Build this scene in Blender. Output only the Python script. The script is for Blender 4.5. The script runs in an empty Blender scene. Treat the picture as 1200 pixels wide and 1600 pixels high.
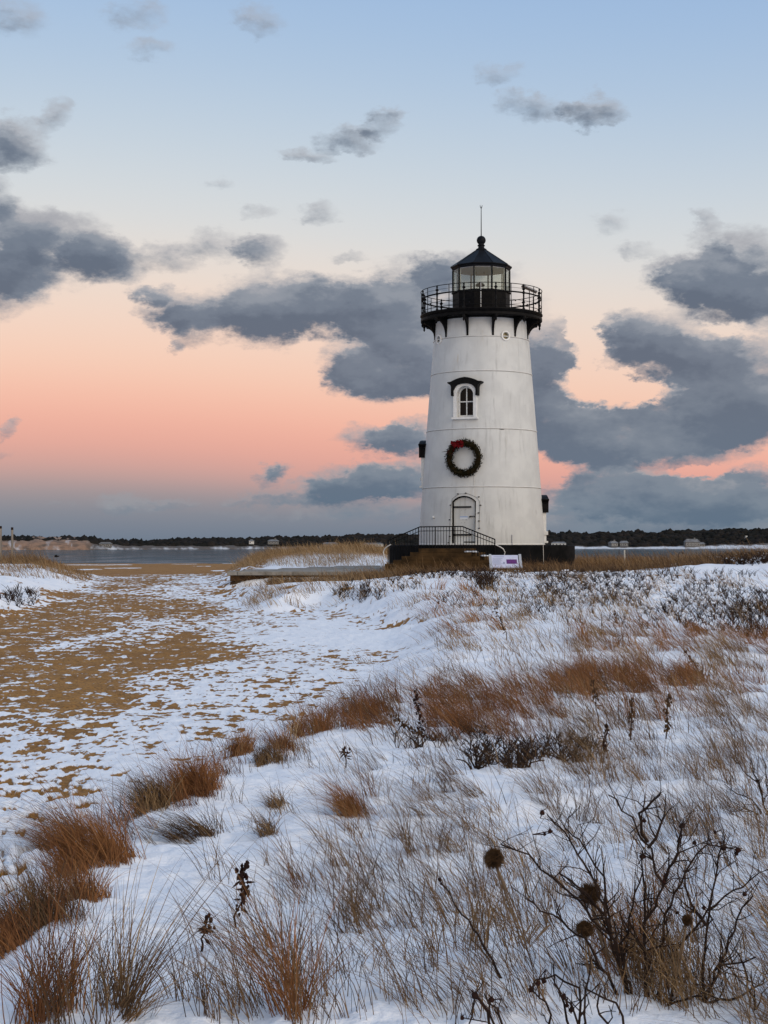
import bpy, math, random
import numpy as np
from mathutils import Vector, Matrix

random.seed(7)
rng = np.random.default_rng(11)
C = bpy.context.scene.collection
SC = bpy.context.scene

# ------------------------------------------------------------------ camera
F, CX, CY, HOR, EYE = 2400.0, 600.0, 800.0, 851.0, 1.6
PITCH = math.atan((HOR - CY) / F)
cam = bpy.data.objects.new("camera", bpy.data.cameras.new("camera"))
C.objects.link(cam)
cam.location = (0, 0, EYE)
cam.rotation_euler = (math.pi / 2 + PITCH, 0, 0)
cam.data.sensor_width = 36.0
cam.data.lens = 36.0 * F / 1600.0
cam.data.clip_start, cam.data.clip_end = 0.1, 20000
SC.camera = cam

def ray(px, py):
    """direction (per metre of Y) of a pixel of the 1200x1600 photograph"""
    dx, dz = (px - CX) / F, (CY - py) / F
    cy, sy = math.cos(PITCH), math.sin(PITCH)
    y = cy - dz * sy
    return dx / y, (sy + dz * cy) / y
def W(px, py, Y):
    a, b = ray(px, py)
    return Vector((a * Y, Y, EYE + b * Y))
def zpx(py, Y):
    return EYE + ray(600, py)[1] * Y

# ------------------------------------------------------------------ light, sky
SC.view_settings.view_transform = 'Standard'
SC.view_settings.look = 'None'
SC.view_settings.gamma = 1.0
SC.view_settings.exposure = 0.0
SC.view_settings.use_curve_mapping = False
SUN_DIR = Vector((0.66, -0.72, 0.52)).normalized()       # towards the afterglow, behind the camera
SUN_AZ = math.atan2(SUN_DIR.x, SUN_DIR.y)
sun = bpy.data.objects.new("sun", bpy.data.lights.new("sun", 'SUN'))
C.objects.link(sun)
sun.data.energy = 1.5
sun.data.angle = math.radians(60)
sun.data.color = (1.0, 0.90, 0.80)
sun.rotation_euler = SUN_DIR.to_track_quat('Z', 'Y').to_euler()

def srgb(r, g, b):
    f = lambda c: (c / 255) / 12.92 if c <= 10 else ((c / 255 + 0.055) / 1.055) ** 2.4
    return (f(r), f(g), f(b), 1)

class NT:
    """small helper around a node tree"""
    def __init__(s, tree):
        s.t, s.n, s.l = tree, tree.nodes, tree.links
        s.n.clear()
    def add(s, typ, **kw):
        nd = s.n.new(typ)
        for k, v in kw.items():
            setattr(nd, k, v)
        return nd
    def put(s, sock, v):
        if v is None: return
        if isinstance(v, bpy.types.NodeSocket): s.l.new(v, sock)
        else: sock.default_value = v
    def m(s, op, a, b=None, c=None, clamp=False):
        nd = s.add('ShaderNodeMath', operation=op, use_clamp=clamp)
        for i, v in enumerate((a, b, c)): s.put(nd.inputs[i], v)
        return nd.outputs[0]
    def v(s, op, a, b=None, c=None):
        nd = s.add('ShaderNodeVectorMath', operation=op)
        for i, x in enumerate((a, b, c)):
            if x is not None: s.put(nd.inputs[i], x)
        return nd.outputs['Value'] if op in ('DOT_PRODUCT', 'LENGTH') else nd.outputs[0]
    def step(s, x, lo, hi, a=0.0, b=1.0):
        nd = s.add('ShaderNodeMapRange', interpolation_type='SMOOTHSTEP')
        for i, q in enumerate((x, lo, hi, a, b)): s.put(nd.inputs[i], q)
        return nd.outputs[0]
    def noise(s, vec, scale, detail=4, rough=0.55, dist=0.0, color=False):
        nd = s.add('ShaderNodeTexNoise')
        s.put(nd.inputs['Vector'], vec)
        nd.inputs['Scale'].default_value = scale
        nd.inputs['Detail'].default_value = detail
        nd.inputs['Roughness'].default_value = rough
        nd.inputs['Distortion'].default_value = dist
        return nd.outputs['Color' if color else 'Fac']
    def mix(s, f, a, b, typ='MIX'):
        nd = s.add('ShaderNodeMix', data_type='RGBA', blend_type=typ)
        s.put(nd.inputs[0], f); s.put(nd.inputs[6], a); s.put(nd.inputs[7], b)
        return nd.outputs[2]
    def ramp(s, f, stops, interp='EASE'):
        nd = s.add('ShaderNodeValToRGB')
        cr = nd.color_ramp
        cr.interpolation = interp
        while len(cr.elements) < len(stops): cr.elements.new(0.5)
        for e, (p, c) in zip(cr.elements, stops):
            e.position = p
            e.color = c
        s.put(nd.inputs[0], f)
        return nd.outputs[0]

def azel(px, py):
    a, b = ray(px, py)
    return math.degrees(math.atan2(a, 1)), math.degrees(math.atan2(b, math.hypot(a, 1)))

CLOUDS = [  # centre and half size as seen from the beach, thickness
    (20,225,75,42,.85),(85,175,26,30,.42),(25,30,60,32,.30),(0,310,30,40,.55),(60,400,125,62,.8),(0,445,85,52,.8),
    (160,412,70,38,.75),(20,350,60,40,.45),(235,80,45,18,.34),(215,22,60,26,.36),(405,22,42,28,.40),(260,402,50,28,.5),(335,385,66,26,.42),
    (407,395,42,30,.7),(550,208,62,24,.72),(485,238,50,15,.55),(598,186,38,20,.55),(400,328,34,13,.36),(492,330,30,20,.42),
    (340,288,26,12,.24),(550,408,34,11,.42),(262,485,58,36,.75),(224,464,28,16,.5),(288,512,44,30,.6),(276,545,14,12,.4),
    (430,478,130,50,.8),(395,498,85,44,.7),(540,482,140,46,.8),(640,492,130,48,.8),(645,432,64,32,.55),(705,425,60,30,.7),
    (610,560,112,60,.85),(625,600,112,36,.85),(555,585,50,36,.5),(670,550,100,66,.8),(592,692,70,23,.75),(660,690,80,30,.8),
    (545,775,110,22,.35),(412,740,30,16,.62),(430,732,26,11,.5),(500,768,130,19,.5),(560,752,100,25,.6),(640,745,100,30,.7),(395,776,70,11,.4),
    (200,786,60,18,.42),(270,783,40,11,.32),(0,706,32,11,.5),(0,668,18,12,.5),(90,796,40,6,.25),(480,800,160,12,.25),
    (865,555,60,54,.85),(845,600,50,60,.8),(1030,540,105,56,.9),(978,525,50,42,.7),(1095,560,76,38,.6),(1152,425,115,70,.9),
    (1082,432,76,42,.8),(1195,470,90,40,.7),(1130,520,60,14,-.45),(1010,600,60,16,-.3),(1000,640,60,14,-.2),(1000,388,42,14,.4),(1100,338,22,22,.32),(955,348,42,22,.28),
    (1085,640,180,56,.9),(1185,600,120,86,.9),(945,672,115,56,.9),(880,655,70,62,.85),(1010,694,170,34,.9),(835,170,66,22,.52),
    (775,126,48,18,.34),(925,170,52,27,.75),(980,752,100,26,.6),(1065,762,130,28,.5),(1185,737,56,17,.65),(1150,775,130,34,.5),
    (905,770,80,24,.5),(1040,800,220,22,.35),(700,800,170,18,.4),(780,480,80,60,.55),(770,600,70,100,.5),(945,604,85,26,-1.3),(908,520,22,72,-.9),(1060,815,280,62,.75),(1000,770,160,40,.5),(945,735,70,20,.4),(1105,733,52,11,-.55),(868,741,26,12,-.4)]

world = bpy.data.worlds.new("World")
SC.world = world
world.use_nodes = True
n = NT(world.node_tree)
tc = n.add('ShaderNodeTexCoord')
D = n.v('NORMALIZE', tc.outputs['Generated'])
sp = n.add('ShaderNodeSeparateXYZ'); n.put(sp.inputs[0], D)
el = n.m('MULTIPLY', n.m('ARCSINE', sp.outputs[2]), 180 / math.pi)
az = n.m('MULTIPLY', n.m('ARCTAN2', sp.outputs[0], sp.outputs[1]), 180 / math.pi)
# clear twilight sky: pink belt and blue earth shadow away from the sun, warm glow towards it
E = lambda py: (azel(600, py)[1] + 2) / 92
el2 = n.m('ADD', el, n.m('MULTIPLY', n.step(az, -14, 16), 1.7))   # the belt sinks away from the antisolar point
el2 = n.m('SUBTRACT', el2, n.m('MULTIPLY', n.step(el, 3.0, 0.0), n.m('MULTIPLY', n.step(az, -14, 16), 1.5)))
anti = n.ramp(n.m('MULTIPLY_ADD', el2, 1 / 92, 2 / 92), [
    (0.0, srgb(102,122,141)), (E(845), srgb(107,126,146)), (E(800), srgb(119,136,153)), (E(765), srgb(148,145,156)), (E(730), srgb(196,156,158)),
    (E(690), srgb(224,161,156)), (E(635), srgb(240,176,163)), (E(570), srgb(244,199,181)), (E(500), srgb(241,209,195)), (E(430), srgb(234,216,206)),
    (E(340), srgb(216,217,219)), (E(220), srgb(196,208,221)), (E(90), srgb(174,196,222)), (E(-60), srgb(154,184,222)), (0.45, srgb(146,176,216)), (1.0, srgb(138,168,210))], 'B_SPLINE')
glow = n.ramp(n.m('MULTIPLY_ADD', el, 1 / 92, 2 / 92), [
    (0.0, (0.80,0.42,0.22,1)), (0.05, (1.25,0.74,0.42,1)), (0.14, (1.15,0.90,0.66,1)), (0.30, (0.72,0.74,0.74,1)), (0.55, (0.42,0.51,0.67,1)), (1.0, srgb(138,168,210))], 'B_SPLINE')
side = n.v('DOT_PRODUCT', n.v('NORMALIZE', n.v('MULTIPLY', D, (1, 1, 0))), (math.sin(SUN_AZ), math.cos(SUN_AZ), 0))
clear = n.mix(n.step(side, -0.55, 0.9), anti, glow)
# clouds: lobes with torn edges, grey because the sun is down
hv = n.v('MULTIPLY', D, (1.0, 1.0, 1.9))
wob = n.v('SUBTRACT', n.noise(hv, 9, 3, 0.6, color=True), (0.5, 0.5, 0.5))
wob2 = n.v('SUBTRACT', n.noise(hv, 42, 5, 0.65, color=True), (0.5, 0.5, 0.5))
wob3 = n.v('SUBTRACT', n.noise(hv, 150, 4, 0.6, color=True), (0.5, 0.5, 0.5))
cmb = n.add('ShaderNodeCombineXYZ'); n.put(cmb.inputs[0], az); n.put(cmb.inputs[1], el)
P = n.v('ADD', cmb.outputs[0], n.v('ADD', n.v('MULTIPLY', wob, (2.0, 1.5, 0)), n.v('ADD', n.v('MULTIPLY', wob2, (1.7, 1.1, 0)), n.v('MULTIPLY', wob3, (0.6, 0.42, 0)))))
tot = lift = None
for cx, cy, rx, ry, amp in CLOUDS:
    a, e = azel(cx, cy)
    sx, sy = math.degrees(rx / F) * 1.16, math.degrees(ry / F) * 1.18
    q = n.v('MULTIPLY_ADD', P, (1 / sx, 1 / sy, 0), (-a / sx, -e / sy, 0))
    r2 = n.v('DOT_PRODUCT', q, q)
    val = n.m('MAXIMUM' if amp > 0 else 'MINIMUM', n.m('MULTIPLY_ADD', r2, -amp, amp), 0.0)
    tot = val if tot is None else n.m('ADD', tot, val)
    if amp > 0:
        up_ = n.m('MULTIPLY', val, n.v('DOT_PRODUCT', q, (0.25, 1, 0)))
        lift = up_ if lift is None else n.m('ADD', lift, up_)
outside = n.m('MAXIMUM', n.step(n.m('ABSOLUTE', az), 15.5, 24), n.step(el, 20.5, 27))
far = n.m('MULTIPLY', n.step(n.noise(hv, 3.2, 4, 0.5), 0.47, 0.68), n.m('MULTIPLY', outside, n.step(el, 60, 15)))
lift = n.m('DIVIDE', lift, n.m('ADD', n.m('MAXIMUM', tot, 0.0), 0.15))      # +1 on the top of a puff, -1 under it
tot = n.m('MINIMUM', n.m('ADD', tot, far), 1.05)
f1 = n.noise(hv, 20, 6, 0.6)
f2 = n.noise(hv, 75, 5, 0.62)
dens = n.m('ADD', tot, n.m('ADD', n.m('MULTIPLY_ADD', f1, 1.1, -0.55), n.m('MULTIPLY_ADD', f2, 0.7, -0.35)))
body = n.step(tot, 0.0, 0.26)
alpha = n.m('MULTIPLY', n.step(dens, -0.05, 0.94), n.m('MULTIPLY', body, 0.97))
f3 = n.noise(hv, 12, 5, 0.55)
f1b = n.noise(n.v('ADD', hv, (0, 0, 0.022)), 20, 4, 0.6)
thick = n.m('ADD', n.step(dens, 0.25, 1.2, 0.0, 0.62), n.m('ADD', n.m('MULTIPLY_ADD', f3, 1.2, -0.44), n.m('MULTIPLY', n.m('SUBTRACT', f1b, f1), 1.1)))
thick = n.m('SUBTRACT', thick, n.m('MULTIPLY', lift, 0.75))
ccol = n.ramp(thick, [(0.0, srgb(170,171,178)), (0.33, srgb(144,151,163)), (0.65, srgb(114,125,142)), (1.0, srgb(95,107,126))])
lowc = n.ramp(thick, [(0.0, srgb(156,162,170)), (0.45, srgb(124,139,154)), (1.0, srgb(97,117,137))])
ccol = n.mix(n.step(el, 7.5, 2.0), ccol, lowc)
ccol = n.mix(n.step(side, -0.2, 0.9), ccol, (0.55, 0.45, 0.42, 1))
skyc = n.mix(alpha, clear, ccol)
st = n.add('ShaderNodeTexSky', sky_type='NISHITA', sun_disc=False)
st.sun_elevation = math.radians(1.5)
st.sun_rotation = SUN_AZ
bg1 = n.add('ShaderNodeBackground'); n.put(bg1.inputs[0], skyc); bg1.inputs[1].default_value = 0.93
bg2 = n.add('ShaderNodeBackground'); n.put(bg2.inputs[0], n.mix(n.m('MULTIPLY', alpha, 0.9), st.outputs[0], (0, 0, 0, 1))); bg2.inputs[1].default_value = 0.05
ad = n.add('ShaderNodeAddShader'); n.l.new(bg1.outputs[0], ad.inputs[0]); n.l.new(bg2.outputs[0], ad.inputs[1])
wo = n.add('ShaderNodeOutputWorld'); n.l.new(ad.outputs[0], wo.inputs[0])
world.cycles.sampling_method = 'MANUAL'
world.cycles.sample_map_resolution = 512

# ------------------------------------------------------------------ materials
def material(name, c1, c2=None, scale=4.0, rough=0.7, bump=0.0, bscale=None, stretch=(1,1,1), detail=5, lo=0.35, hi=0.65, metal=0.0, spec=0.5, extra=None):
    mt = bpy.data.materials.new(name); mt.use_nodes = True
    k = NT(mt.node_tree)
    out = k.add('ShaderNodeOutputMaterial'); b = k.add('ShaderNodeBsdfPrincipled')
    k.l.new(b.outputs[0], out.inputs[0])
    co = k.v('MULTIPLY', k.add('ShaderNodeTexCoord').outputs['Object'], stretch)
    col = c1
    if c2 is not None:
        col = k.mix(k.step(k.noise(co, scale, detail), lo, hi), c1, c2)
    if extra: col = extra(k, co, col)
    k.put(b.inputs['Base Color'], col)
    b.inputs['Roughness'].default_value = rough
    b.inputs['Metallic'].default_value = metal
    b.inputs['Specular IOR Level'].default_value = spec
    if bump:
        bp = k.add('ShaderNodeBump'); bp.inputs['Strength'].default_value = bump; bp.inputs['Distance'].default_value = 0.02
        k.put(bp.inputs['Height'], k.noise(co, bscale or scale * 3, 6)); k.l.new(bp.outputs[0], b.inputs['Normal'])
    return mt
L = lambda r, g, b: (r, g, b, 1)
def paint_wear(k, co, col):
    runs = k.noise(k.v('MULTIPLY', co, (1, 1, 0.05)), 5.5, 5, 0.65)
    patch = k.noise(co, 0.55, 4, 0.6)
    col = k.mix(k.m('MULTIPLY', k.step(runs, 0.50, 0.76), k.step(patch, 0.38, 0.64)), col, L(0.33,0.335,0.325))
    spots = k.noise(co, 2.2, 8, 0.72)
    col = k.mix(k.m('MULTIPLY', k.step(spots, 0.58, 0.72), 0.45), col, L(0.40,0.41,0.41))
    rust = k.m('MULTIPLY', k.step(k.noise(k.v('MULTIPLY', co, (1, 1, 0.09)), 3.4, 4), 0.60, 0.74), k.step(k.noise(co, 1.1, 3), 0.52, 0.66))
    return k.mix(k.m('MULTIPLY', rust, 0.5), col, L(0.42,0.33,0.21))
M = dict(
    tower=material('tower_paint', L(.49,.50,.49), L(.55,.56,.545), 1.3, 0.55, 0.12, 9, extra=paint_wear),
    white=material('white_paint', L(.68,.68,.66), L(.60,.60,.58), 5, 0.5),
    grey_white=material('grey_white_paint', L(.52,.53,.51), L(.46,.47,.45), 3, 0.6),
    black=material('black_paint', L(.004,.004,.0045), L(.008,.0075,.0075), 6, 0.5, 0.1, spec=0.06),
    roofblack=material('roof_black', L(.006,.0065,.008), L(.010,.011,.013), 3, 0.42, 0.05, spec=0.06),
    seam=material('seam_grey_paint', L(.26,.26,.25), L(.40,.39,.36), 2, 0.8),  # dull grey for the plate seams and the small door marks
    granite=material('dark_granite', L(.004,.0045,.005), L(.010,.010,.011), 2.0, 0.85, 0.5, 9, spec=0.06),
    stair=material('brown_stone', L(.085,.050,.022), L(.038,.024,.012), 1.7, 0.9, 0.6, 10, spec=0.06),
    wallbrown=material('brown_wall_stone', L(.16,.085,.034), L(.03,.02,.014), 0.9, 0.95, 0.8, 7, spec=0.06),
    slab=material('concrete_slab', L(.27,.25,.22), L(.16,.145,.12), 2.2, 0.9, 0.5, 12),
    wood=material('weathered_wood', L(.23,.20,.165), L(.10,.085,.07), 5, 0.9, 0.6, 12, stretch=(1,1,.15)),
    steel=material('galvanised_pipe', L(.55,.55,.54), L(.42,.42,.41), 6, 0.4, metal=0.3),
    panelgrey=material('panel_grey', L(.40,.41,.43), None, rough=0.4),
    lilac=material('sign_face', L(.56,.56,.68), L(.48,.50,.62), 3, 0.35),
    purple=material('sign_purple', L(.10,.012,.13), None, rough=0.4),
    purple2=material('sign_purple_light', L(.19,.05,.22), None, rough=0.4),
    print=material('sign_print', L(.25,.27,.36), None, rough=0.4),
    blue=material('notice_blue', L(.16,.27,.50), None, rough=0.5),
    paper=material('notice_paper', L(.62,.66,.70), None, rough=0.7),
    darkglass=material('dark_window_glass', L(.006,.006,.007), None, rough=0.15, spec=0.12),
    yellow=material('yellowed_glass', L(.36,.29,.13), L(.24,.20,.10), 8, 0.3),
    curtain=material('curtain', L(.022,.02,.018), L(.006,.006,.006), 14, 0.9, stretch=(1,1,.02), spec=0.06),
    wreath=material('wreath_green', L(.010,.011,.005), L(.028,.018,.007), 9, 0.8, spec=0.06),
    red=material('red_ribbon', L(.12,.004,.006), L(.06,.003,.004), 9, 0.6, spec=0.06),
    wire=material('black_wire', L(.012,.012,.012), None, rough=0.5),
    bulb=material('unlit_bulb', L(.05,.045,.04), None, rough=0.2),
    solar=material('solar_cells', L(.03,.035,.05), None, rough=0.15),
    snowbit=material('fresh_snow', L(.80,.82,.86), L(.74,.77,.83), 8, 0.7, 0.4, 30),
    twig=material('dark_twig', L(.034,.021,.015), L(.018,.012,.010), 20, 0.85, spec=0.06),
    hip=material('shrivelled_hip', L(.018,.010,.008), L(.032,.012,.008), 30, 0.7, spec=0.06),
    straw_stem=material('straw_stem', L(.20,.13,.07), L(.11,.07,.04), 20, 0.85),
    seed=material('seed_fluff', L(.085,.048,.024), L(.05,.029,.016), 40, 0.95, spec=0.06),
    shingle=material('grey_shingle', L(.17,.165,.155), L(.11,.105,.10), 2, 0.9),
    roofgrey=material('snowy_roof', L(.20,.205,.21), L(.11,.11,.115), 0.5, 0.9),
    bird=material('bird_feather', L(.012,.011,.010), None, rough=0.8, spec=0.06),
)
def glass_material():
    mt = bpy.data.materials.new('lantern_glass'); mt.use_nodes = True
    k = NT(mt.node_tree)
    out = k.add('ShaderNodeOutputMaterial')
    t = k.add('ShaderNodeBsdfTransparent'); t.inputs[0].default_value = L(.88,.90,.88)
    g = k.add('ShaderNodeBsdfGlossy'); g.inputs['Roughness'].default_value = 0.03
    lw = k.add('ShaderNodeLayerWeight'); lw.inputs[0].default_value = 0.5
    fr = k.m('MULTIPLY_ADD', k.m('POWER', lw.outputs['Facing'], 4.0), 0.4, 0.05)
    mx = k.add('ShaderNodeMixShader'); k.l.new(fr, mx.inputs[0]); k.l.new(t.outputs[0], mx.inputs[1]); k.l.new(g.outputs[0], mx.inputs[2])
    k.l.new(mx.outputs[0], out.inputs[0])
    return mt
M['glass'] = glass_material()

def grass_material(name, stops):
    mt = bpy.data.materials.new(name); mt.use_nodes = True
    k = NT(mt.node_tree)
    out = k.add('ShaderNodeOutputMaterial'); b = k.add('ShaderNodeBsdfPrincipled'); k.l.new(b.outputs[0], out.inputs[0])
    at = k.add('ShaderNodeAttribute', attribute_name='tint')
    k.put(b.inputs['Base Color'], k.ramp(at.outputs['Fac'], stops, 'LINEAR'))
    b.inputs['Roughness'].default_value = 0.75
    b.inputs['Specular IOR Level'].default_value = 0.2
    return mt
GS = [(0.0, L(.036,.022,.013)), (0.25, L(.090,.050,.023)), (0.5, L(.185,.108,.048)), (0.75, L(.32,.215,.110)), (1.0, L(.46,.35,.21))]
GR = [(0.0, L(.055,.021,.008)), (0.35, L(.14,.055,.018)), (0.7, L(.26,.112,.038)), (1.0, L(.37,.20,.085))]
M['straw'] = grass_material('straw_grass', GS)
M['rust'] = grass_material('rust_grass', GR)

def ground_material():
    mt = bpy.data.materials.new('snow_and_sand'); mt.use_nodes = True
    k = NT(mt.node_tree)
    out = k.add('ShaderNodeOutputMaterial'); b = k.add('ShaderNodeBsdfPrincipled'); k.l.new(b.outputs[0], out.inputs[0])
    co = k.add('ShaderNodeTexCoord').outputs['Object']
    at = k.add('ShaderNodeAttribute', attribute_name='snow').outputs['Fac']
    edge = k.noise(co, 14, 5, 0.6)
    fine = k.noise(co, 60, 3, 0.6)
    mask = k.step(k.m('ADD', at, k.m('ADD', k.m('MULTIPLY_ADD', edge, 0.8, -0.40), k.m('MULTIPLY_ADD', fine, 0.5, -0.25))), 0.34, 0.66)
    sand = k.mix(k.step(k.noise(co, 1.3, 5, 0.6), 0.35, 0.65), L(.28,.130,.026), L(.37,.182,.042))
    sand = k.mix(k.m('MULTIPLY', k.step(k.noise(co, 22, 4, 0.7), 0.42, 0.70), 0.85), sand, L(.10,.047,.013))
    snow = k.mix(k.step(k.noise(co, 3, 5, 0.6), 0.3, 0.7), L(.80,.825,.87), L(.87,.885,.915))
    k.put(b.inputs['Base Color'], k.mix(mask, sand, snow))
    b.inputs['Roughness'].default_value = 0.8
    b.inputs['Specular IOR Level'].default_value = 0.25
    bp = k.add('ShaderNodeBump'); bp.inputs['Strength'].default_value = 0.7; bp.inputs['Distance'].default_value = 0.02
    hgt = k.m('ADD', k.m('MULTIPLY', k.noise(co, 9, 6, 0.6), 2.0), k.m('ADD', k.m('MULTIPLY', k.noise(co, 45, 4, 0.6), 0.5), k.m('MULTIPLY', mask, 1.0)))
    k.put(bp.inputs['Height'], hgt); k.l.new(bp.outputs[0], b.inputs['Normal'])
    return mt
M['ground'] = ground_material()

def water_material():
    mt = bpy.data.materials.new('harbour_water'); mt.use_nodes = True
    k = NT(mt.node_tree)
    out = k.add('ShaderNodeOutputMaterial')
    co = k.add('ShaderNodeTexCoord').outputs['Object']
    d = k.add('ShaderNodeBsdfDiffuse'); d.inputs[0].default_value = L(.085,.105,.115)
    g = k.add('ShaderNodeBsdfGlossy'); g.inputs['Roughness'].default_value = 0.06; g.inputs[0].default_value = L(.9,.95,1)
    w1 = k.noise(k.v('MULTIPLY', co, (0.10, 0.035, 1)), 1.0, 7, 0.68)
    w2 = k.noise(k.v('MULTIPLY', co, (0.02, 0.012, 1)), 1.0, 3, 0.5)
    mx = k.add('ShaderNodeMixShader')
    k.put(mx.inputs[0], k.m('ADD', k.step(w1, .38, .64, .12, .62), k.m('MULTIPLY_ADD', w2, .5, -.25), clamp=True))
    k.l.new(d.outputs[0], mx.inputs[1]); k.l.new(g.outputs[0], mx.inputs[2]); k.l.new(mx.outputs[0], out.inputs[0])
    return mt
M['water'] = water_material()

# ------------------------------------------------------------------ mesh helpers
class MB:
    def __init__(s): s.v, s.f = [], []
    def box(s, c, size, rz=0.0, mat=None):
        i = len(s.v); ca, sa = math.cos(rz), math.sin(rz)
        for dz in (-.5, .5):
            for dx, dy in ((-.5,-.5),(.5,-.5),(.5,.5),(-.5,.5)):
                x, y, z = dx*size[0], dy*size[1], dz*size[2]
                p = Vector((c[0]+x*ca-y*sa, c[1]+x*sa+y*ca, c[2]+z))
                s.v.append(tuple(p))
        s.f += [(i+3,i+2,i+1,i),(i+4,i+5,i+6,i+7)] + [(i+k, i+(k+1)%4, i+4+(k+1)%4, i+4+k) for k in range(4)]
        return s
    def tube(s, pts, r, sides=6, cap=True):
        pts = [Vector(p) for p in pts]
        rs = r if isinstance(r, (list, tuple)) else [r]*len(pts)
        i0 = len(s.v); prev = None
        for j, p in enumerate(pts):
            d = (pts[min(j+1,len(pts)-1)] - pts[max(j-1,0)]).normalized()
            a = prev if prev is not None else (Vector((1,0,0)) if abs(d.x) < .8 else Vector((0,1,0)))
            u = (a - d*a.dot(d))
            if u.length < 1e-5: u = d.orthogonal()
            u.normalize(); prev = u; w = d.cross(u)
            for k in range(sides):
                t = 2*math.pi*k/sides
                s.v.append(tuple(p + (u*math.cos(t) + w*math.sin(t))*rs[j]))
        for j in range(len(pts)-1):
            for k in range(sides):
                a, b = i0+j*sides+k, i0+j*sides+(k+1)%sides
                s.f.append((a, b, b+sides, a+sides))
        if cap:
            s.f.append(tuple(i0+k for k in reversed(range(sides))))
            e = i0+(len(pts)-1)*sides
            s.f.append(tuple(e+k for k in range(sides)))
        return s
    def ring(s, R, z, r, n=64, sides=6, c=(0,0)):
        i0 = len(s.v)
        for j in range(n):
            t = 2*math.pi*j/n
            for k in range(sides):
                q = 2*math.pi*k/sides
                s.v.append((c[0]+(R+r*math.cos(q))*math.cos(t), c[1]+(R+r*math.cos(q))*math.sin(t), z+r*math.sin(q)))
        for j in range(n):
            for k in range(sides):
                a, b = i0+j*sides+k, i0+j*sides+(k+1)%sides
                c2, d = i0+((j+1)%n)*sides+(k+1)%sides, i0+((j+1)%n)*sides+k
                s.f.append((a, d, c2, b))
        return s
    def lathe(s, prof, n=48, c=(0,0,0), off=0.0):
        """closed solid: profile runs from bottom to top, capped with flat ends"""
        i0 = len(s.v)
        for r, z in prof:
            for k in range(n):
                t = off + 2*math.pi*k/n
                s.v.append((c[0]+r*math.cos(t), c[1]+r*math.sin(t), c[2]+z))
        for j in range(len(prof)-1):
            for k in range(n):
                a, b = i0+j*n+k, i0+j*n+(k+1)%n
                s.f.append((a, b, b+n, a+n))
        s.f.append(tuple(i0+k for k in reversed(range(n))))
        e = i0+(len(prof)-1)*n
        s.f.append(tuple(e+k for k in range(n)))
        return s
    def prism(s, poly, org, ux, uz, un, d0, d1):
        """polygon (x,z) in the plane (ux,uz) at org, extruded from d0 to d1 along un"""
        i0 = len(s.v); m = len(poly)
        for d in (d0, d1):
            for x, z in poly:
                s.v.append(tuple(org + ux*x + uz*z + un*d))
        s.f.append(tuple(i0+k for k in range(m))); s.f.append(tuple(i0+m+k for k in reversed(range(m))))
        for k in range(m):
            a, b = i0+k, i0+(k+1)%m
            s.f.append((a, a+m, b+m, b))
        return s
    def band(s, outer, inner, org, ux, uz, un, d0, d1):
        """open strip between two outlines of equal length, extruded"""
        i0 = len(s.v); m = len(outer)
        for d in (d0, d1):
            for poly in (outer, inner):
                for x, z in poly: s.v.append(tuple(org + ux*x + uz*z + un*d))
        o0, n0, o1, n1 = i0, i0+m, i0+2*m, i0+3*m
        for k in range(m-1):
            s.f += [(o0+k,o0+k+1,n0+k+1,n0+k),(o1+k,n1+k,n1+k+1,o1+k+1),(o0+k,o1+k,o1+k+1,o0+k+1),(n0+k,n0+k+1,n1+k+1,n1+k)]
        for k in (0, m-1): s.f.append((o0+k, n0+k, n1+k, o1+k))
        return s
    def ball(s, c, r, sc=(1,1,1), rings=5, seg=8, jit=0.0):
        i0 = len(s.v)
        s.v.append((c[0], c[1], c[2]-r*sc[2]))
        for a in range(1, rings):
            ph = -math.pi/2 + math.pi*a/rings
            for k in range(seg):
                t = 2*math.pi*k/seg; q = r*(1+random.uniform(-jit, jit))
                s.v.append((c[0]+q*sc[0]*math.cos(ph)*math.cos(t), c[1]+q*sc[1]*math.cos(ph)*math.sin(t), c[2]+q*sc[2]*math.sin(ph)))
        s.v.append((c[0], c[1], c[2]+r*sc[2])); top = len(s.v)-1
        for k in range(seg):
            s.f.append((i0, i0+1+(k+1)%seg, i0+1+k))
            for a in range(rings-2):
                p, q = i0+1+a*seg+k, i0+1+a*seg+(k+1)%seg
                s.f.append((p, q, q+seg, p+seg))
            p = i0+1+(rings-2)*seg
            s.f.append((p+k, p+(k+1)%seg, top))
        return s
    def tri(s, *pts):
        i = len(s.v); s.v += [tuple(p) for p in pts]; s.f.append(tuple(range(i, i+len(pts))))
        return s
    def mesh(s, name, mat, smooth=None):
        me = bpy.data.meshes.new(name); me.from_pydata(s.v, [], s.f); me.update()
        if mat: me.materials.append(mat)
        if smooth is not None:
            me.shade_smooth()
            if smooth < 180: me.set_sharp_from_angle(angle=math.radians(smooth))
        return me
    def build(s, name, mat, parent=None, smooth=None):
        o = bpy.data.objects.new(name, s.mesh(name, mat, smooth)); C.objects.link(o)
        if parent is not None: o.parent = parent
        return o
def tag(o, label=None, cat=None, group=None, kind=None):
    for k, v in (('label', label), ('category', cat), ('group', group), ('kind', kind)):
        if v: o[k] = v
    return o
def thing(name, label, cat, loc=(0,0,0), rz=0.0, group=None):
    o = bpy.data.objects.new(name, None); o.empty_display_size = 0.1
    C.objects.link(o); o.location = loc; o.rotation_euler = (0,0,rz)
    return tag(o, label, cat, group)
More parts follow.
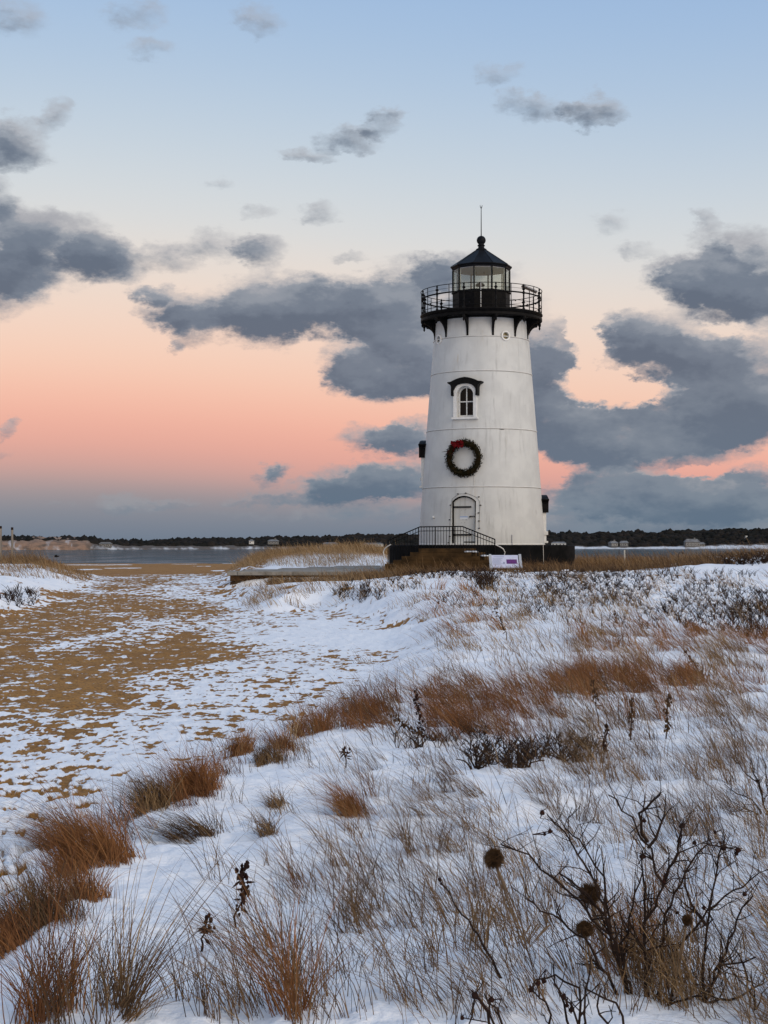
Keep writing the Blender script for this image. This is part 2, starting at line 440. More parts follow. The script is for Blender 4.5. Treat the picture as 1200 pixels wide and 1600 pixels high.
def np_mesh(name, verts, quads, mat, attrs=None, tris=None):
    me = bpy.data.meshes.new(name)
    nq = len(quads); nt = 0 if tris is None else len(tris)
    me.vertices.add(len(verts)); me.vertices.foreach_set('co', np.ascontiguousarray(verts, np.float32).ravel())
    me.loops.add(nq*4 + nt*3); me.polygons.add(nq + nt)
    idx = np.asarray(quads, np.int32).ravel()
    starts = np.arange(nq, dtype=np.int32)*4
    if nt:
        idx = np.concatenate([idx, np.asarray(tris, np.int32).ravel()])
        starts = np.concatenate([starts, nq*4 + np.arange(nt, dtype=np.int32)*3])
    me.loops.foreach_set('vertex_index', idx.astype(np.int32)); me.polygons.foreach_set('loop_start', starts.astype(np.int32))
    for k, a in (attrs or {}).items():
        at = me.attributes.new(k, 'FLOAT', 'POINT'); at.data.foreach_set('value', np.asarray(a, np.float32))
    me.materials.append(mat); me.update(calc_edges=True); me.validate()
    return me
def link(name, me, parent=None):
    o = bpy.data.objects.new(name, me); C.objects.link(o)
    if parent is not None: o.parent = parent
    return o

# ------------------------------------------------------------------ terrain
def _hash(ix, iy, seed):
    h = (ix.astype(np.int64)*374761393 + iy.astype(np.int64)*668265263 + seed*2147483647) & 0xffffffff
    h = ((h ^ (h >> 13))*1274126177) & 0xffffffff
    return ((h ^ (h >> 16)) & 0xffff)/65535.0
def vnoise(x, y, seed=0):
    x0, y0 = np.floor(x), np.floor(y); fx, fy = x-x0, y-y0
    fx = fx*fx*fx*(fx*(fx*6-15)+10); fy = fy*fy*fy*(fy*(fy*6-15)+10)
    a, b, c, d = _hash(x0,y0,seed), _hash(x0+1,y0,seed), _hash(x0,y0+1,seed), _hash(x0+1,y0+1,seed)
    return (a*(1-fx)+b*fx)*(1-fy) + (c*(1-fx)+d*fx)*fy
def fbm(x, y, seed=0, oct=4, rough=0.5):
    s, a, t = 0, 1, 0
    for k in range(oct):
        s = s + a*vnoise(x*2**k + 17.3*k, y*2**k - 9.1*k, seed+k); t += a; a *= rough
    return s/t
def sstep(x, lo, hi):
    t = np.clip((x-lo)/(hi-lo), 0, 1); return t*t*(3-2*t)
PATHZ = ([-60,0,15,40,62,90,130,205,260,420,900],[-.3,-.3,-.3,-.2,-.08,-.25,-.5,-.92,-1.7,-2.6,-3])
DUNEZ = ([-60,0,6,10,15,25,40,55,60,66,78,100,140,200,420,900],[.05,.05,.05,.02,.0,.1,.32,.50,.57,.62,.6,.35,-.3,-1.3,-2.6,-3])
def on_path(px, py):
    Y = 30.0
    for _ in range(60): Y = 0.5*Y + 0.5*(EYE-np.interp(Y, *PATHZ))*F/(py-HOR)
    return ((px-600)/F*Y, Y)
POLY = [(-40,2.0),(-2.4,2.0),(-1.75,4.6)] + [on_path(*p) for p in ((0,1490),(120,1375),(210,1290),(330,1222),(400,1180),(500,1140),(600,1090),(650,1040),(640,985),(570,958),(500,950),(430,956),(395,940),(372,922),(360,912))] + \
       [(-6.6,66),(-8.6,92),(-11,130),(-16,215),(-14,500),(-300,500),(-300,95),(-25,92),(-17.2,86)] + [on_path(*p) for p in ((130,903),(112,916),(60,944),(0,962),(-100,985))] + [(-40,29)]
PX, PY = np.array([p[0] for p in POLY]), np.array([p[1] for p in POLY])
def path_sd(X, Y):
    d2 = np.full(X.shape, 1e9); ins = np.zeros(X.shape, bool)
    for i in range(len(PX)):
        x0, y0, x1, y1 = PX[i-1], PY[i-1], PX[i], PY[i]
        ex, ey = x1-x0, y1-y0
        t = np.clip(((X-x0)*ex+(Y-y0)*ey)/(ex*ex+ey*ey), 0, 1)
        d2 = np.minimum(d2, (X-x0-t*ex)**2+(Y-y0-t*ey)**2)
        c = ((y0 > Y) != (y1 > Y)) & (X < ex*(Y-y0)/(ey+1e-12)+x0)
        ins ^= c
    return np.where(ins, 1, -1)*np.sqrt(d2)
def bump(X, Y, cx, cy, rx, ry, h):
    return h*np.exp(-(((X-cx)/rx)**2+((Y-cy)/ry)**2))
def base_h(X, Y):
    w = 0.22+0.014*np.clip(Y, 0, 100)
    sd = path_sd(X, Y) + (fbm(X*.9, Y*.9, 3, 3)-.5)*.5*np.clip(Y/20, .35, 1.5)
    m = sstep(sd, -w*1.6, w)
    und = (fbm(X*.16, Y*.16, 21, 3)-.5)*.42*np.clip(Y/18, .5, 1.4) + (fbm(X*.6, Y*.6, 31, 3)-.5)*.16
    near = (fbm(X*1.5, Y*1.3, 61, 3)-.5)*.13*np.clip(1.4-Y/25, 0.2, 1)
    tow = np.exp(-(((X-4)/9)**2+((Y-66)/9)**4))
    d = np.interp(Y, *DUNEZ) + und*(1-.8*tow) + near
    p = np.interp(Y, *PATHZ) + (fbm(X*.35, Y*.35, 41, 3)-.5)*.10
    h = d*(1-m) + p*m
    h = h + bump(X, Y, -2.6, 89, 5.5, 8, .92) + bump(X, Y, -7.0, 84, 3.0, 7, .1)
    h = h + bump(X, Y, -14.5, 58, 4.0, 11, .06)
    h = h + bump(X, Y, 15.5, 62, 3.4, 6, .42)
    # the ground dips in front of the raised walk so that its wall stands free
    u = 600+X/np.maximum(Y, 2)*F
    cap = EYE-(np.interp(u, [300,355,460,550,620,690,760], [920,920,914,910,903,896,880])-HOR)/F*Y
    fr = sstep(Y, 44, 50)*sstep(Y, 62.5, 61.5)*sstep(u, 300, 350)*sstep(u, 720, 680)
    h = h*(1-fr)+np.minimum(h, cap)*fr
    # the walk beside the tower is levelled
    lev = sstep(np.abs(X-(-2.4))-3.9, 1.2, 0.0)*sstep(Y, 60.2, 61.4)*sstep(Y, 86, 77)*sstep(X+.16*(Y-62), -6.9, -5.4)
    h = h*(1-lev) + np.minimum(h, .25)*lev
    return h, m
COV = np.array([(0,1340,.74),(100,1290,.84),(200,1200,.84),(100,1200,.66),(50,1150,.68),(30,1270,.60),(300,1150,.90),(130,1080,.56),(50,1040,.36),(200,1020,.30),
    (300,1000,.36),(250,1060,.78),(330,1080,.82),(150,960,.26),(50,970,.36),(250,950,.26),(330,960,.32),(400,980,.6),(420,1050,.58),(450,1000,.85),(380,1020,.52),(360,1040,.58),
    (500,1050,.93),(440,1090,.9),(560,1000,1.05),(600,1050,1.1),(480,962,.95),(200,920,.32),(120,925,.5),(60,915,1.1),(30,940,1.0),(140,900,.8),(200,897,.66),(250,895,.55),
    (300,908,.75),(330,890,.34),(200,885,.08),(100,882,.05),(300,880,.05),(400,930,.8),(350,925,.62),(340,905,.7),(430,945,1.1),(200,1330,.95),(320,1200,.97),(-100,1200,.6),(0,1480,.95),(-200,1000,.4),(-200,890,.5)])
def cover(X, Y, h):
    Ys = np.maximum(Y, 2.0)
    u = 600+X/Ys*F; v = np.maximum(HOR+(EYE-h)/Ys*F, 862)
    lv = np.log(v-850); num = 0; den = 0
    for a, b, c in COV:
        wgt = 1/(((u-a)/130)**2+((lv-math.log(b-850))/.22)**2+.02)**1.6
        num = num+wgt*c; den = den+wgt
    return num/den
def full_h(X, Y):
    """ground height and snow amount"""
    h, m = base_h(X, Y)
    cov = cover(X, Y, h)
    n1 = fbm(X*4.6, Y*3.4, 71, 5, .62); n2 = fbm(X*13, Y*9.5, 81, 4, .6)
    nz = .50*n1+.50*n2
    zn = (nz-.5)/.088
    u_ = 1/(1+np.exp(-1.702*zn))
    # trodden snow: snow keeps where the noise stays under the share that is covered
    cov = cov+(fbm(X*.55, Y*.20, 131, 3)-.5)*(.75*sstep(Y, 12, 22)+.25*sstep(Y, 5, 10))+.10*sstep(Y, 20, 13)
    path_snow = .5+(np.maximum(cov-.10-.17*sstep(cov, .62, .45), .17)-u_)*2.4
    far_sand = sstep(Y, 84, 104)
    path_snow = path_snow*(1-far_sand) + (.06+.9*(fbm(X*.25, Y*.1, 91, 3) > .74))*far_sand
    bare = fbm(X*1.1, Y*1.1, 101, 4)
    dune_snow = 1.0 - 1.0*sstep(bare, .72, .80)*sstep(Y, 20, 40)*(Y < 64) - 1.2*sstep(Y, 66, 80)*(1-bump(X, Y, -2.6, 80, 7, 6, 1.0))
    tower_bare = sstep(np.hypot(X-4.3, Y-68), 9.5, 7.0)
    dune_snow = dune_snow - 1.1*tower_bare
    s = np.clip(dune_snow*(1-m)+path_snow*m, -.2, 1.2)
    sm = sstep(s, .3, .75)
    lump = (fbm(X*2.6, Y*2.6, 111, 4, .55)-.5)*.07 + (fbm(X*9, Y*8, 121, 4, .6)-.5)*.036
    sgn = 1-2*sstep(Y, 9, 15)
    foot = (np.clip(n2-.5, -.5, .5)*.13+sgn*0)*np.clip(m*1.2, 0, 1)*np.clip(Y/9, .6, 1.0)*sgn
    thin = 1-m*sstep(Y, 9, 15)*.8
    return h + sm*(.035*thin+lump*(1-.4*m)*(.4+.6*thin)) - foot*(.5+.5*sm*thin) - .02*(1-sm)*thin, s
def gz(x, y):
    return float(full_h(np.array([float(x)]), np.array([float(y)]))[0][0])
def unproject(px, py):
    """where the sight line of a pixel meets the ground (arrays)"""
    px = np.asarray(px, float); py = np.asarray(py, float)
    dz, dx = (CY-py)/F, (px-CX)/F
    cp, s_ = math.cos(PITCH), math.sin(PITCH)
    yy = cp-dz*s_; a = dx/yy; b = (s_+dz*cp)/yy
    Yk = np.geomspace(3.5, 150, 110)
    out = np.full(px.shape, np.nan); prev = None
    X = a[:,None]*Yk; Z = EYE+b[:,None]*Yk
    hh = base_h(X, np.broadcast_to(Yk, X.shape))[0] + .03
    below = Z < hh
    k = below.argmax(1); ok = below.any(1) & (k > 0)
    i = np.nonzero(ok)[0]; k1 = k[i]; k0 = k1-1
    d0 = Z[i,k0]-hh[i,k0]; d1 = Z[i,k1]-hh[i,k1]; t = d0/(d0-d1)
    out[i] = Yk[k0]+(Yk[k1]-Yk[k0])*t
    return a*out, out, ok

def make_ground():
    rows = np.concatenate([[-400,-120,-40,-15,-5,0,1.2,2.2], np.geomspace(3.0, 230, 980), [240,255,275,300,340,400,520,800]])
    fine = np.linspace(-1, 1, 480)
    ext = np.array([1.15,1.4,2.0,3.2,6,14,40])
    half = .36*np.maximum(rows, 3.0)
    cols = []
    for hw in half:
        e = hw + np.array([.4,1.2,3,8,25,90,600])
        cols.append(np.concatenate([-e[::-1], fine*hw, e]))
    X = np.array(cols); Y = np.repeat(rows[:,None], X.shape[1], 1)
    h, s = full_h(X, Y)
    R, K = X.shape
    v = np.stack([X, Y, h], -1).reshape(-1, 3)
    i = np.arange(R*K).reshape(R, K)
    q = np.stack([i[:-1,:-1], i[:-1,1:], i[1:,1:], i[1:,:-1]], -1).reshape(-1, 4)
    me = np_mesh('beach_ground', v, q, M['ground'], {'snow': s.ravel()})
    me.shade_smooth()
    tag(link('ground', me), 'snow covered dune and sandy trodden path', kind='structure')
make_ground()
w = MB(); w.tri((-9000,70,0),(9000,70,0),(9000,12000,0),(-9000,12000,0))
wo_ = w.build('water', M['water']); wo_.location = (0,0,-0.93)
tag(wo_, 'grey rippled harbour water', kind='structure')

# ------------------------------------------------------------------ far shore
SHX = np.array([-700,-300,0,130,200,300,400,520,640,860,1000,1100,1200,1500,2000])
SHY = np.array([ 640, 690,720,730,760,800,840,860,880,900, 910, 905, 890, 860, 800])     # distance of the shoreline
TOPV = np.array([834,838,840,842,848,842,841,838,835,832,832,828,826,824,822])           # tree tops
BANKV = np.array([848,848,847,847,853,853,853,855,856,853,854,852,849,848,847])          # top of the bare bank
def shore(px): return np.interp(px, SHX, SHY)
def far_shore():
    pxs = np.arange(-700, 2001, 2.0); prof = [(0,-1.4,0),(0.02,-.85,0),(0.12,.18,0),(0.30,.62,0),(.55,1.0,0),(1.0,1.25,0),(3.0,1.7,0)]
    V = []; S = []
    for px in pxs:
        Y0 = shore(px); vb = np.interp(px, SHX, BANKV) + (vnoise(np.array([px*.11]), np.array([3.0]), 5)[0]-.5)*1.6
        H = EYE + (HOR-vb)/F*(Y0+10) + .93
        bluff = 1 - sstep(np.array(px), 128, 150)
        for k, (t, hh, _) in enumerate(prof):
            depth = 14*t if px > 140 else 9*t
            Y = Y0 + depth*2.2 + (vnoise(np.array([px*.3]), np.array([k*3.1]), 9)[0]-.5)*3*t
            z = -.93 + (H*hh if hh > 0 else hh*.6)
            V.append(((px-600)/F*Y, Y, z))
            dg = vnoise(np.array([px*.13+k*.55]), np.array([1.5]), 15)[0]
            fine_n = vnoise(np.array([px*.33]), np.array([k*1.7]), 16)[0]
            sn = .34 if px < 140 else (.40 if k in (2,3) else .12)
            if k == 2 and px > 140: sn += .15
            if px > 640 and k in (2,3): sn = .85
            sn += (fine_n-.5)*.3
            S.append(sn)
    V = np.array(V); Kp = len(prof); i = np.arange(len(V)).reshape(-1, Kp)
    q = np.stack([i[:-1,:-1], i[1:,:-1], i[1:,1:], i[:-1,1:]], -1).reshape(-1, 4)
    mt = bpy.data.materials.new('bluff'); mt.use_nodes = True; k = NT(mt.node_tree)
    out = k.add('ShaderNodeOutputMaterial'); b = k.add('ShaderNodeBsdfPrincipled'); k.l.new(b.outputs[0], out.inputs[0])
    at = k.add('ShaderNodeAttribute', attribute_name='snow').outputs['Fac']
    bl = k.add('ShaderNodeAttribute', attribute_name='bluff').outputs['Fac']
    co = k.add('ShaderNodeTexCoord').outputs['Object']
    soil = k.mix(bl, L(.075,.065,.058), L(.27,.16,.10))
    soil = k.mix(k.step(k.noise(co, .25, 4), .4, .7), soil, L(.10,.07,.05))
    k.put(b.inputs['Base Color'], k.mix(k.step(k.m('ADD', at, k.m('MULTIPLY_ADD', k.noise(k.v('ADD', k.v('MULTIPLY', co, (1,0,.35)), k.v('MULTIPLY', k.v('DOT_PRODUCT', co, (0,0,1)), (1.6,0,0))), .13, 5, .6), 1.7, -.85)), .35, .85), soil, L(.58,.61,.65)))
    b.inputs['Roughness'].default_value = .95
    bla = np.repeat(1-sstep(pxs, 128, 150), Kp)
    me = np_mesh('far_shore', V, q, mt, {'snow': S, 'bluff': bla}); me.shade_smooth()
    tag(link('far_shore', me), 'far shore with sandy bluffs and snowy banks', kind='structure')
    # the woods on the far shore: many small crowns that read as one dark mass
    unit = MB(); unit.ball((0,0,0), 1.0, rings=4, seg=6)
    uv = np.array(unit.v); uf = unit.f
    VV, QQ, TT = [], [], []; off = 0
    r = np.random.default_rng(5)
    for row in range(7):
        px = -700.0
        while px < 2000:
            inview = -60 < px < 1260
            px += (2.3 if inview else 7)*r.uniform(.6, 1.5)
            Y0 = shore(px) + 22 + row*9 + r.uniform(-4, 4)
            top = np.interp(px, SHX, TOPV)
            bank = EYE + (HOR-np.interp(px, SHX, BANKV))/F*(Y0) - .3
            ztop = EYE + (HOR-top)/F*Y0
            f = (row+1)/7
            lump = (vnoise(np.array([px*.07]), np.array([2.0]), 44)[0]-.5)*2.6*f + (vnoise(np.array([px*.25]), np.array([8.0]), 45)[0]-.5)*1.6
            z1 = bank + (ztop-bank)*f + lump*.45 + r.uniform(-.4, .4)
            if z1 < bank + 1.0: z1 = bank + 1.0
            rad = r.uniform(1.3, 3.0)*(1 if inview else 2.4)
            sc = np.array([rad*r.uniform(.8,1.3), rad*r.uniform(.8,1.2), rad*r.uniform(.7,1.2)])
            jit = 1+r.uniform(-.28, .28, (len(uv),1))
            VV.append(uv*sc*jit + np.array([(px-600)/F*Y0, Y0, z1-rad*.8]))
            # trunk-side skirt: a second lower lump so that no gap shows under the crown
            VV.append(uv*sc*np.array([1.1,1.0,1.3])*jit[::-1] + np.array([(px-600)/F*Y0, Y0+1, (z1+bank)/2-rad*.6]))
            for _ in range(2):
                for fc in uf:
                    (QQ if len(fc) == 4 else TT).append([c+off for c in fc])
                off += len(uv)
    mt = material('far_wood', L(.012,.013,.012), L(.024,.021,.019), .12, .95, spec=0.06)
    me = np_mesh('far_woods', np.concatenate(VV), np.array(QQ), mt, tris=np.array(TT))
    tag(link('far_woods', me), 'dark leafless and evergreen woods along the far shore', 'woods', kind='stuff')
far_shore()

def house(px, vb, wpx, hpx, label, roof='roofgrey', wall='shingle', Yoff=10, chimney=True, nwin=3, cupola=False):
    Y = float(shore(px))+Yoff; sc = Y/F
    base = W(px, vb, Y); w_, h_ = wpx*sc, hpx*sc; d = max(5.0, w_*.5)
    t = thing('shore_house', label, 'house', (base.x, base.y, base.z-.6), random.uniform(-.25,.25), 'houses on the far shore')
    hw = h_*.55+.6
    MB().box((0,0,hw/2), (w_, d, hw)).build('wall', M[wall], t)
    r = MB(); e = .35
    A = [(-w_/2-e,-d/2-e,hw),(w_/2+e,-d/2-e,hw),(w_/2+e,d/2+e,hw),(-w_/2-e,d/2+e,hw)]
    rz = h_+.6; B = [(-w_/2+w_*.12,0,rz),(w_/2-w_*.12,0,rz)]
    r.tri(A[0],A[1],B[1],B[0]); r.tri(A[2],A[3],B[0],B[1]); r.tri(A[1],A[2],B[1]); r.tri(A[3],A[0],B[0]); r.tri(A[3],A[2],A[1],A[0])
    rf = r.build('roof', M[roof], t)
    if chimney: MB().box((w_*.2,.3,rz+.1), (.8,.8,1.3)).build('chimney', M['shingle'], rf)
    if cupola: MB().box((0,0,rz+.2), (w_*.2,1.5,1.1)).build('cupola', M[wall], rf)
    for k in range(nwin):
        x = (k+.5)/nwin*w_-w_/2
        wn = MB().box((x,-d/2-.03,hw*.55), (min(1.1, w_/nwin*.5),.08,hw*.42)).build('window', M['white'], t)
        MB().box((x,-d/2-.08,hw*.55), (min(.8, w_/nwin*.36),.04,hw*.33)).build('pane', M['darkglass'], wn)
    return t
house(1081,853,22,11,'large grey gabled house with wide roof on the far snowy shore, right of the lighthouse', nwin=5)
house(1096,853.5,9,6,'small low grey annexe beside the large gabled house on the far shore', chimney=False, nwin=2, Yoff=14)
house(958,852.5,11,7,'small grey house, first of a pair on the far shore right of the lighthouse', nwin=2)
house(975,852.5,12,7.5,'small brownish house, second of a pair on the far shore right of the lighthouse', nwin=2, chimney=False)
house(1166,845,15,6,'pale roofed house with cupola standing high in the far woods', cupola=True, chimney=False, Yoff=45, wall='grey_white')
house(1195,846.5,17,6,'long grey house in the far woods at the right edge of the photo', Yoff=45, nwin=4)
house(873,851.5,22,5,'low whitish building seen just over the black plinth on the far shore', chimney=False, nwin=4, wall='grey_white')
house(393,848.5,4.2,5.5,'narrow white house on the far shore behind the dune grass', chimney=False, nwin=1, wall='white', Yoff=16)
house(427,849,15,6,'grey house with chimney on the far shore behind the dune grass', nwin=3)
house(516,852,22,4.5,'low wide grey building on the far shore above the grassy dune', nwin=5, chimney=False)
house(583,852.5,30,4.5,'long low pale building on the far shore next to the stair railing', nwin=6, chimney=False, wall='grey_white')
house(165,853,18,6,'dark low house beside the end of the sandy bluff on the far shore', roof='shingle', nwin=3, chimney=False)

# ------------------------------------------------------------------ lighthouse
AX, AY = (752.5-600)/F*68, 68.0
ZP0, ZP1 = .45, zpx(851.3, 64)          # plinth bottom and top
PXM = 68/F
lh = thing('lighthouse', 'white round tapering lighthouse tower with black lantern and gallery on a dark plinth', 'lighthouse', (AX, AY, 0))
up = Vector((0,0,1))
def dirv(deg): a = math.radians(deg); return Vector((math.sin(a), -math.cos(a), 0))
def tanv(deg): a = math.radians(deg); return Vector((math.cos(a), math.sin(a), 0))
prof = [(98*PXM, ZP1-.02), (97.2*PXM, zpx(830,68)), (92.4*PXM, zpx(764,68)), (86*PXM, zpx(676,68)), (79*PXM, zpx(588,68)), (74.7*PXM, zpx(535,68)), (72.3*PXM, zpx(497,68))]
PR = np.array([p[0] for p in prof]); PZ = np.array([p[1] for p in prof])
def RZ(z): return float(np.interp(z, PZ, PR))
dense = []
for (r0,z0),(r1,z1) in zip(prof[:-1], prof[1:]):
    for k in range(4): dense.append((r0+(r1-r0)*k/4, z0+(z1-z0)*k/4))
dense.append(prof[-1])
body = MB().lathe(dense, 160).build('tower_wall', M['tower'], None)

def arch(hw, h, rise, nseg=14):
    """open outline: up the left side, over the arch, down the right side (x, z from sill)"""
    R = (hw*hw+rise*rise)/(2*rise); cz = h-R; a = math.asin(min(1, hw/R))
    pts = [(-hw, 0)]
    for k in range(nseg+1):
        t = -a+2*a*k/nseg
        pts.append((R*math.sin(t), cz+R*math.cos(t)))
    return pts+[(hw, 0)]
cutters = []
TD = -20.4
zd0 = ZP1; hd = zpx(774.5,65.4)-zd0; hwd = .54
door_o = arch(hwd, hd, .24)
cutters.append(MB().prism(door_o, Vector((0,0,zd0-.0)), tanv(TD), up, dirv(TD), 2.46, 3.2))
TWN = -20.6
zw0 = zpx(652.5,66); hww, hw_h = .40, zpx(603,66)-zpx(652.5,66)
win_o = arch(hww, hw_h, .36)
cutters.append(MB().prism(win_o, Vector((0,0,zw0)), tanv(TWN), up, dirv(TWN), 2.02, 2.9))
ports = [(25.7, zpx(524.5,66.1)), (-64.0, zpx(531,67.2))]
for a_, z_ in ports:
    d = dirv(a_); c0 = d*1.8; c1 = d*2.5
    cutters.append(MB().tube([(c0.x,c0.y,z_),(c1.x,c1.y,z_)], .16, 20))
cobs = []
for cc in cutters:
    co_ = cc.build('cutter', None); cobs.append(co_)
    import bmesh
    bmm = bmesh.new(); bmm.from_mesh(co_.data); bmesh.ops.recalc_face_normals(bmm, faces=bmm.faces); bmm.to_mesh(co_.data); bmm.free()
    md = body.modifiers.new('cut', 'BOOLEAN'); md.operation = 'DIFFERENCE'; md.object = co_; md.solver = 'EXACT'
dg = bpy.context.evaluated_depsgraph_get()
newme = bpy.data.meshes.new_from_object(body.evaluated_get(dg))
body.modifiers.clear(); body.data = newme
for co_ in cobs: bpy.data.objects.remove(co_)
newme.shade_smooth(); newme.set_sharp_from_angle(angle=math.radians(25))
body.parent = lh

# plinth and seams of the tower plating
pl = MB().lathe([(4.10,ZP0-.6),(4.10,ZP1-.05),(4.06,ZP1-.006),(4.0,ZP1)], 72)
pl.build('plinth', M['granite'], lh, 40)
MB().lathe([(98.6*PXM,ZP1-.01),(98.6*PXM,ZP1+.05),(98.1*PXM,ZP1+.06)], 96).build('base_flange', M['white'], lh, 40)
for v in (764, 676, 588, 535):
    z = zpx(v, 68)
    s_ = MB(); s_.ring(RZ(z)+.004, z+.02, .017, 128, 6).build('plate_seam', M['white'], lh, 180)
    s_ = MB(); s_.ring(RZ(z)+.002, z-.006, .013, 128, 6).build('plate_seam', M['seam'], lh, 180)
# a vertical seam, short crack, patch of peeled paint
def wall_pt(deg, z, out=0.004): d = dirv(deg); return d*(RZ(z)+out) + up*z
MB().tube([wall_pt(-11.2, zpx(v,65.4), .001) for v in (763,750,736,722)], .006, 4).build('vertical_seam', M['seam'], lh)
MB().tube([wall_pt(a, zpx(v,65.6), .002) for a, v in ((-47,705),(-43,704.2),(-39,704.4),(-35,703.5))], [.004,.012,.010,.004], 4).build('wall_crack', M['wire'], lh)
MB().tube([wall_pt(a, zpx(v,65.7), .004) for a, v in ((14,670.6),(17,671),(20,671))], [.006,.018,.006], 4).build('wall_crack', M['wire'], lh)
d25 = 24.0
MB().tube([wall_pt(d25, zpx(v,65.4), .03) for v in (852,845,835.5)], .022, 6).build('vent_pipe', M['panelgrey'], lh)
MB().tube([dirv(35)*4.14+up*(ZP1+.0), dirv(35)*4.16+up*(ZP1-.85)], .012, 6).build('ground_wire', M['steel'], lh)
q = wall_pt(84, zpx(833,68), .05); MB().box(q, (.22,.22,.16)).build('wall_lamp', M['white'], lh)
q = wall_pt(-96, zpx(748,68), .05); MB().box(q, (.2,.2,.12)).build('wall_lamp', M['white'], lh)
q = wall_pt(-53, zpx(808,66), .03); MB().ball(q, .06).build('wall_knob', M['white'], lh)

# door
do = Vector((0,0,zd0)); ux, un = tanv(TD), dirv(TD)
inner = arch(hwd-.012, hd-.012, .23)
dr = MB().prism(inner, do, ux, up, un, 2.44, 2.50).build('door', M['tower'], lh)
MB().band(arch(hwd-.004, hd-.004, .238), arch(hwd-.062, hd-.058, .205), do, ux, up, un, 2.501, 2.56).build('door_gasket', M['black'], dr)
def plate(x0, x1, z0, z1, d0, d1, name, mat, par, org=do, ux=ux, un=un):
    return MB().prism([(x0,z0),(x1,z0),(x1,z1),(x0,z1)], org, ux, up, un, d0, d1).build(name, mat, par)
zz = lambda v: zpx(v, 65.5)-zd0
plate(-.47, .30, zz(793.2), zz(790.8), 2.501, 2.545, 'strap_hinge', M['black'], dr)
plate(-.47, .30, zz(836.8), zz(834.4), 2.501, 2.545, 'strap_hinge', M['black'], dr)
plate(.24, .46, zz(807), zz(806), 2.501, 2.56, 'door_handle', M['black'], dr)
MB().ball(do+ux*.25+up*zz(807.5)+un*2.56, .035).build('door_knob', M['black'], dr)
plate(-.21, .14, zz(811.5), zz(806.2), 2.5015, 2.508, 'notice', M['paper'], dr)
plate(-.21, .14, zz(808), zz(806.8), 2.509, 2.511, 'notice_stripe', M['blue'], dr)
for k in range(9):
    x, v = random.uniform(-.2,.15), random.choice([795.5,797,800,812,816.5,818.5,820])
    plate(x, x+random.uniform(.02,.05), zz(v+.5), zz(v-.3), 2.5015, 2.504, 'paint_chip', M['seam'], dr)
plate(-.02, .50, .10, .14, 2.501, 2.53, 'door_sweep', M['black'], dr)
plate(-hwd, hwd, 0.003, .05, 2.47, 2.86, 'door_sill', M['white'], dr)

# windows with hoods
def hood(par, deg, Rm, zc, s=1.0, hw=.5):
    o = Vector((0,0,zc))+dirv(deg)*0; a, b = tanv(deg), dirv(deg)
    top = [(0,0),(.22,-.035),(.40,-.09),(.62,-.19),(.76,-.20),(.76,-.25),(.63,-.33),(.60,-.42),(.60,-.80),(.49,-.80)]
    # underside follows the round head of the casing
    und = [(.505,-.60),(.49,-.50),(.42,-.40),(.30,-.325),(.15,-.285),(0,-.275)]
    right = top+und; left = [(-x,z) for x, z in reversed(right[1:-1])]
    return MB().prism([(x*s, z*s) for x, z in right+left], o, a, up, b, Rm-.25, Rm+.19).build('window_hood', M['black'], par)
wo2 = Vector((0,0,zw0)); wux, wun = tanv(TWN), dirv(TWN)
Rw = RZ(zw0+.7)
wn = MB().band(arch(.52, hw_h+.13, .46), arch(.372, hw_h-.02, .345), wo2, wux, up, wun, Rw-.16, Rw+.10).build('window', M['white'], lh)
MB().prism(arch(.385, hw_h-.01, .35), wo2, wux, up, wun, Rw-.30, Rw-.26).build('curtain', M['curtain'], wn)
zm = hw_h*.50
for x0, x1 in ((-.305,-.022),(.022,.305)):
    plate(x0, x1, .10, zm-.02, Rw-.225, Rw-.215, 'pane', M['darkglass'], wn, wo2, wux, wun)
for sx in (-1, 1):
    pts = [(sx*.022, zm+.02), (sx*.305, zm+.02)] + [(sx*x, z) for x, z in ((.305, hw_h-.40),(.26,hw_h-.24),(.17,hw_h-.13),(.022,hw_h-.09))]
    MB().prism(pts if sx > 0 else pts[::-1], wo2, wux, up, wun, Rw-.225, Rw-.215).build('pane', M['darkglass'], wn)
MB().band(arch(.37, hw_h-.025, .34), arch(.30, hw_h-.09, .28), wo2, wux, up, wun, Rw-.235, Rw-.17).build('sash', M['white'], wn)
plate(-.022, .022, .05, hw_h-.07, Rw-.236, Rw-.172, 'glazing_bar', M['white'], wn, wo2, wux, wun)
plate(-.30, .30, zm-.022, zm+.022, Rw-.237, Rw-.174, 'glazing_bar', M['white'], wn, wo2, wux, wun)
plate(-.30, .30, .02, .10, Rw-.238, Rw-.171, 'sash_rail', M['white'], wn, wo2, wux, wun)
plate(-.58, .58, -.085, -.002, Rw-.2, Rw+.17, 'window_sill', M['white'], wn, wo2, wux, wun)
hood(wn, TWN, Rw, zpx(589,65.7))
for deg, vt in ((93.5, 773.0), (-101.0, 687.0)):
    zt = zpx(vt,68); Rm = RZ(zt-.9); o = Vector((0,0,zt-2.05))
    w2 = MB().band(arch(.52, 1.74, .46), arch(.37, 1.58, .345), o, tanv(deg), up, dirv(deg), Rm-.2, Rm+.10).build('window', M['white'], lh)
    MB().prism(arch(.36, 1.57, .34), o, tanv(deg), up, dirv(deg), Rm-.05, Rm+.06).build('pane', M['darkglass'], w2)
    plate(-.58, .58, -.085, 0, Rm-.2, Rm+.17, 'window_sill', M['white'], w2, o, tanv(deg), dirv(deg))
    hood(w2, deg, Rm, zt)
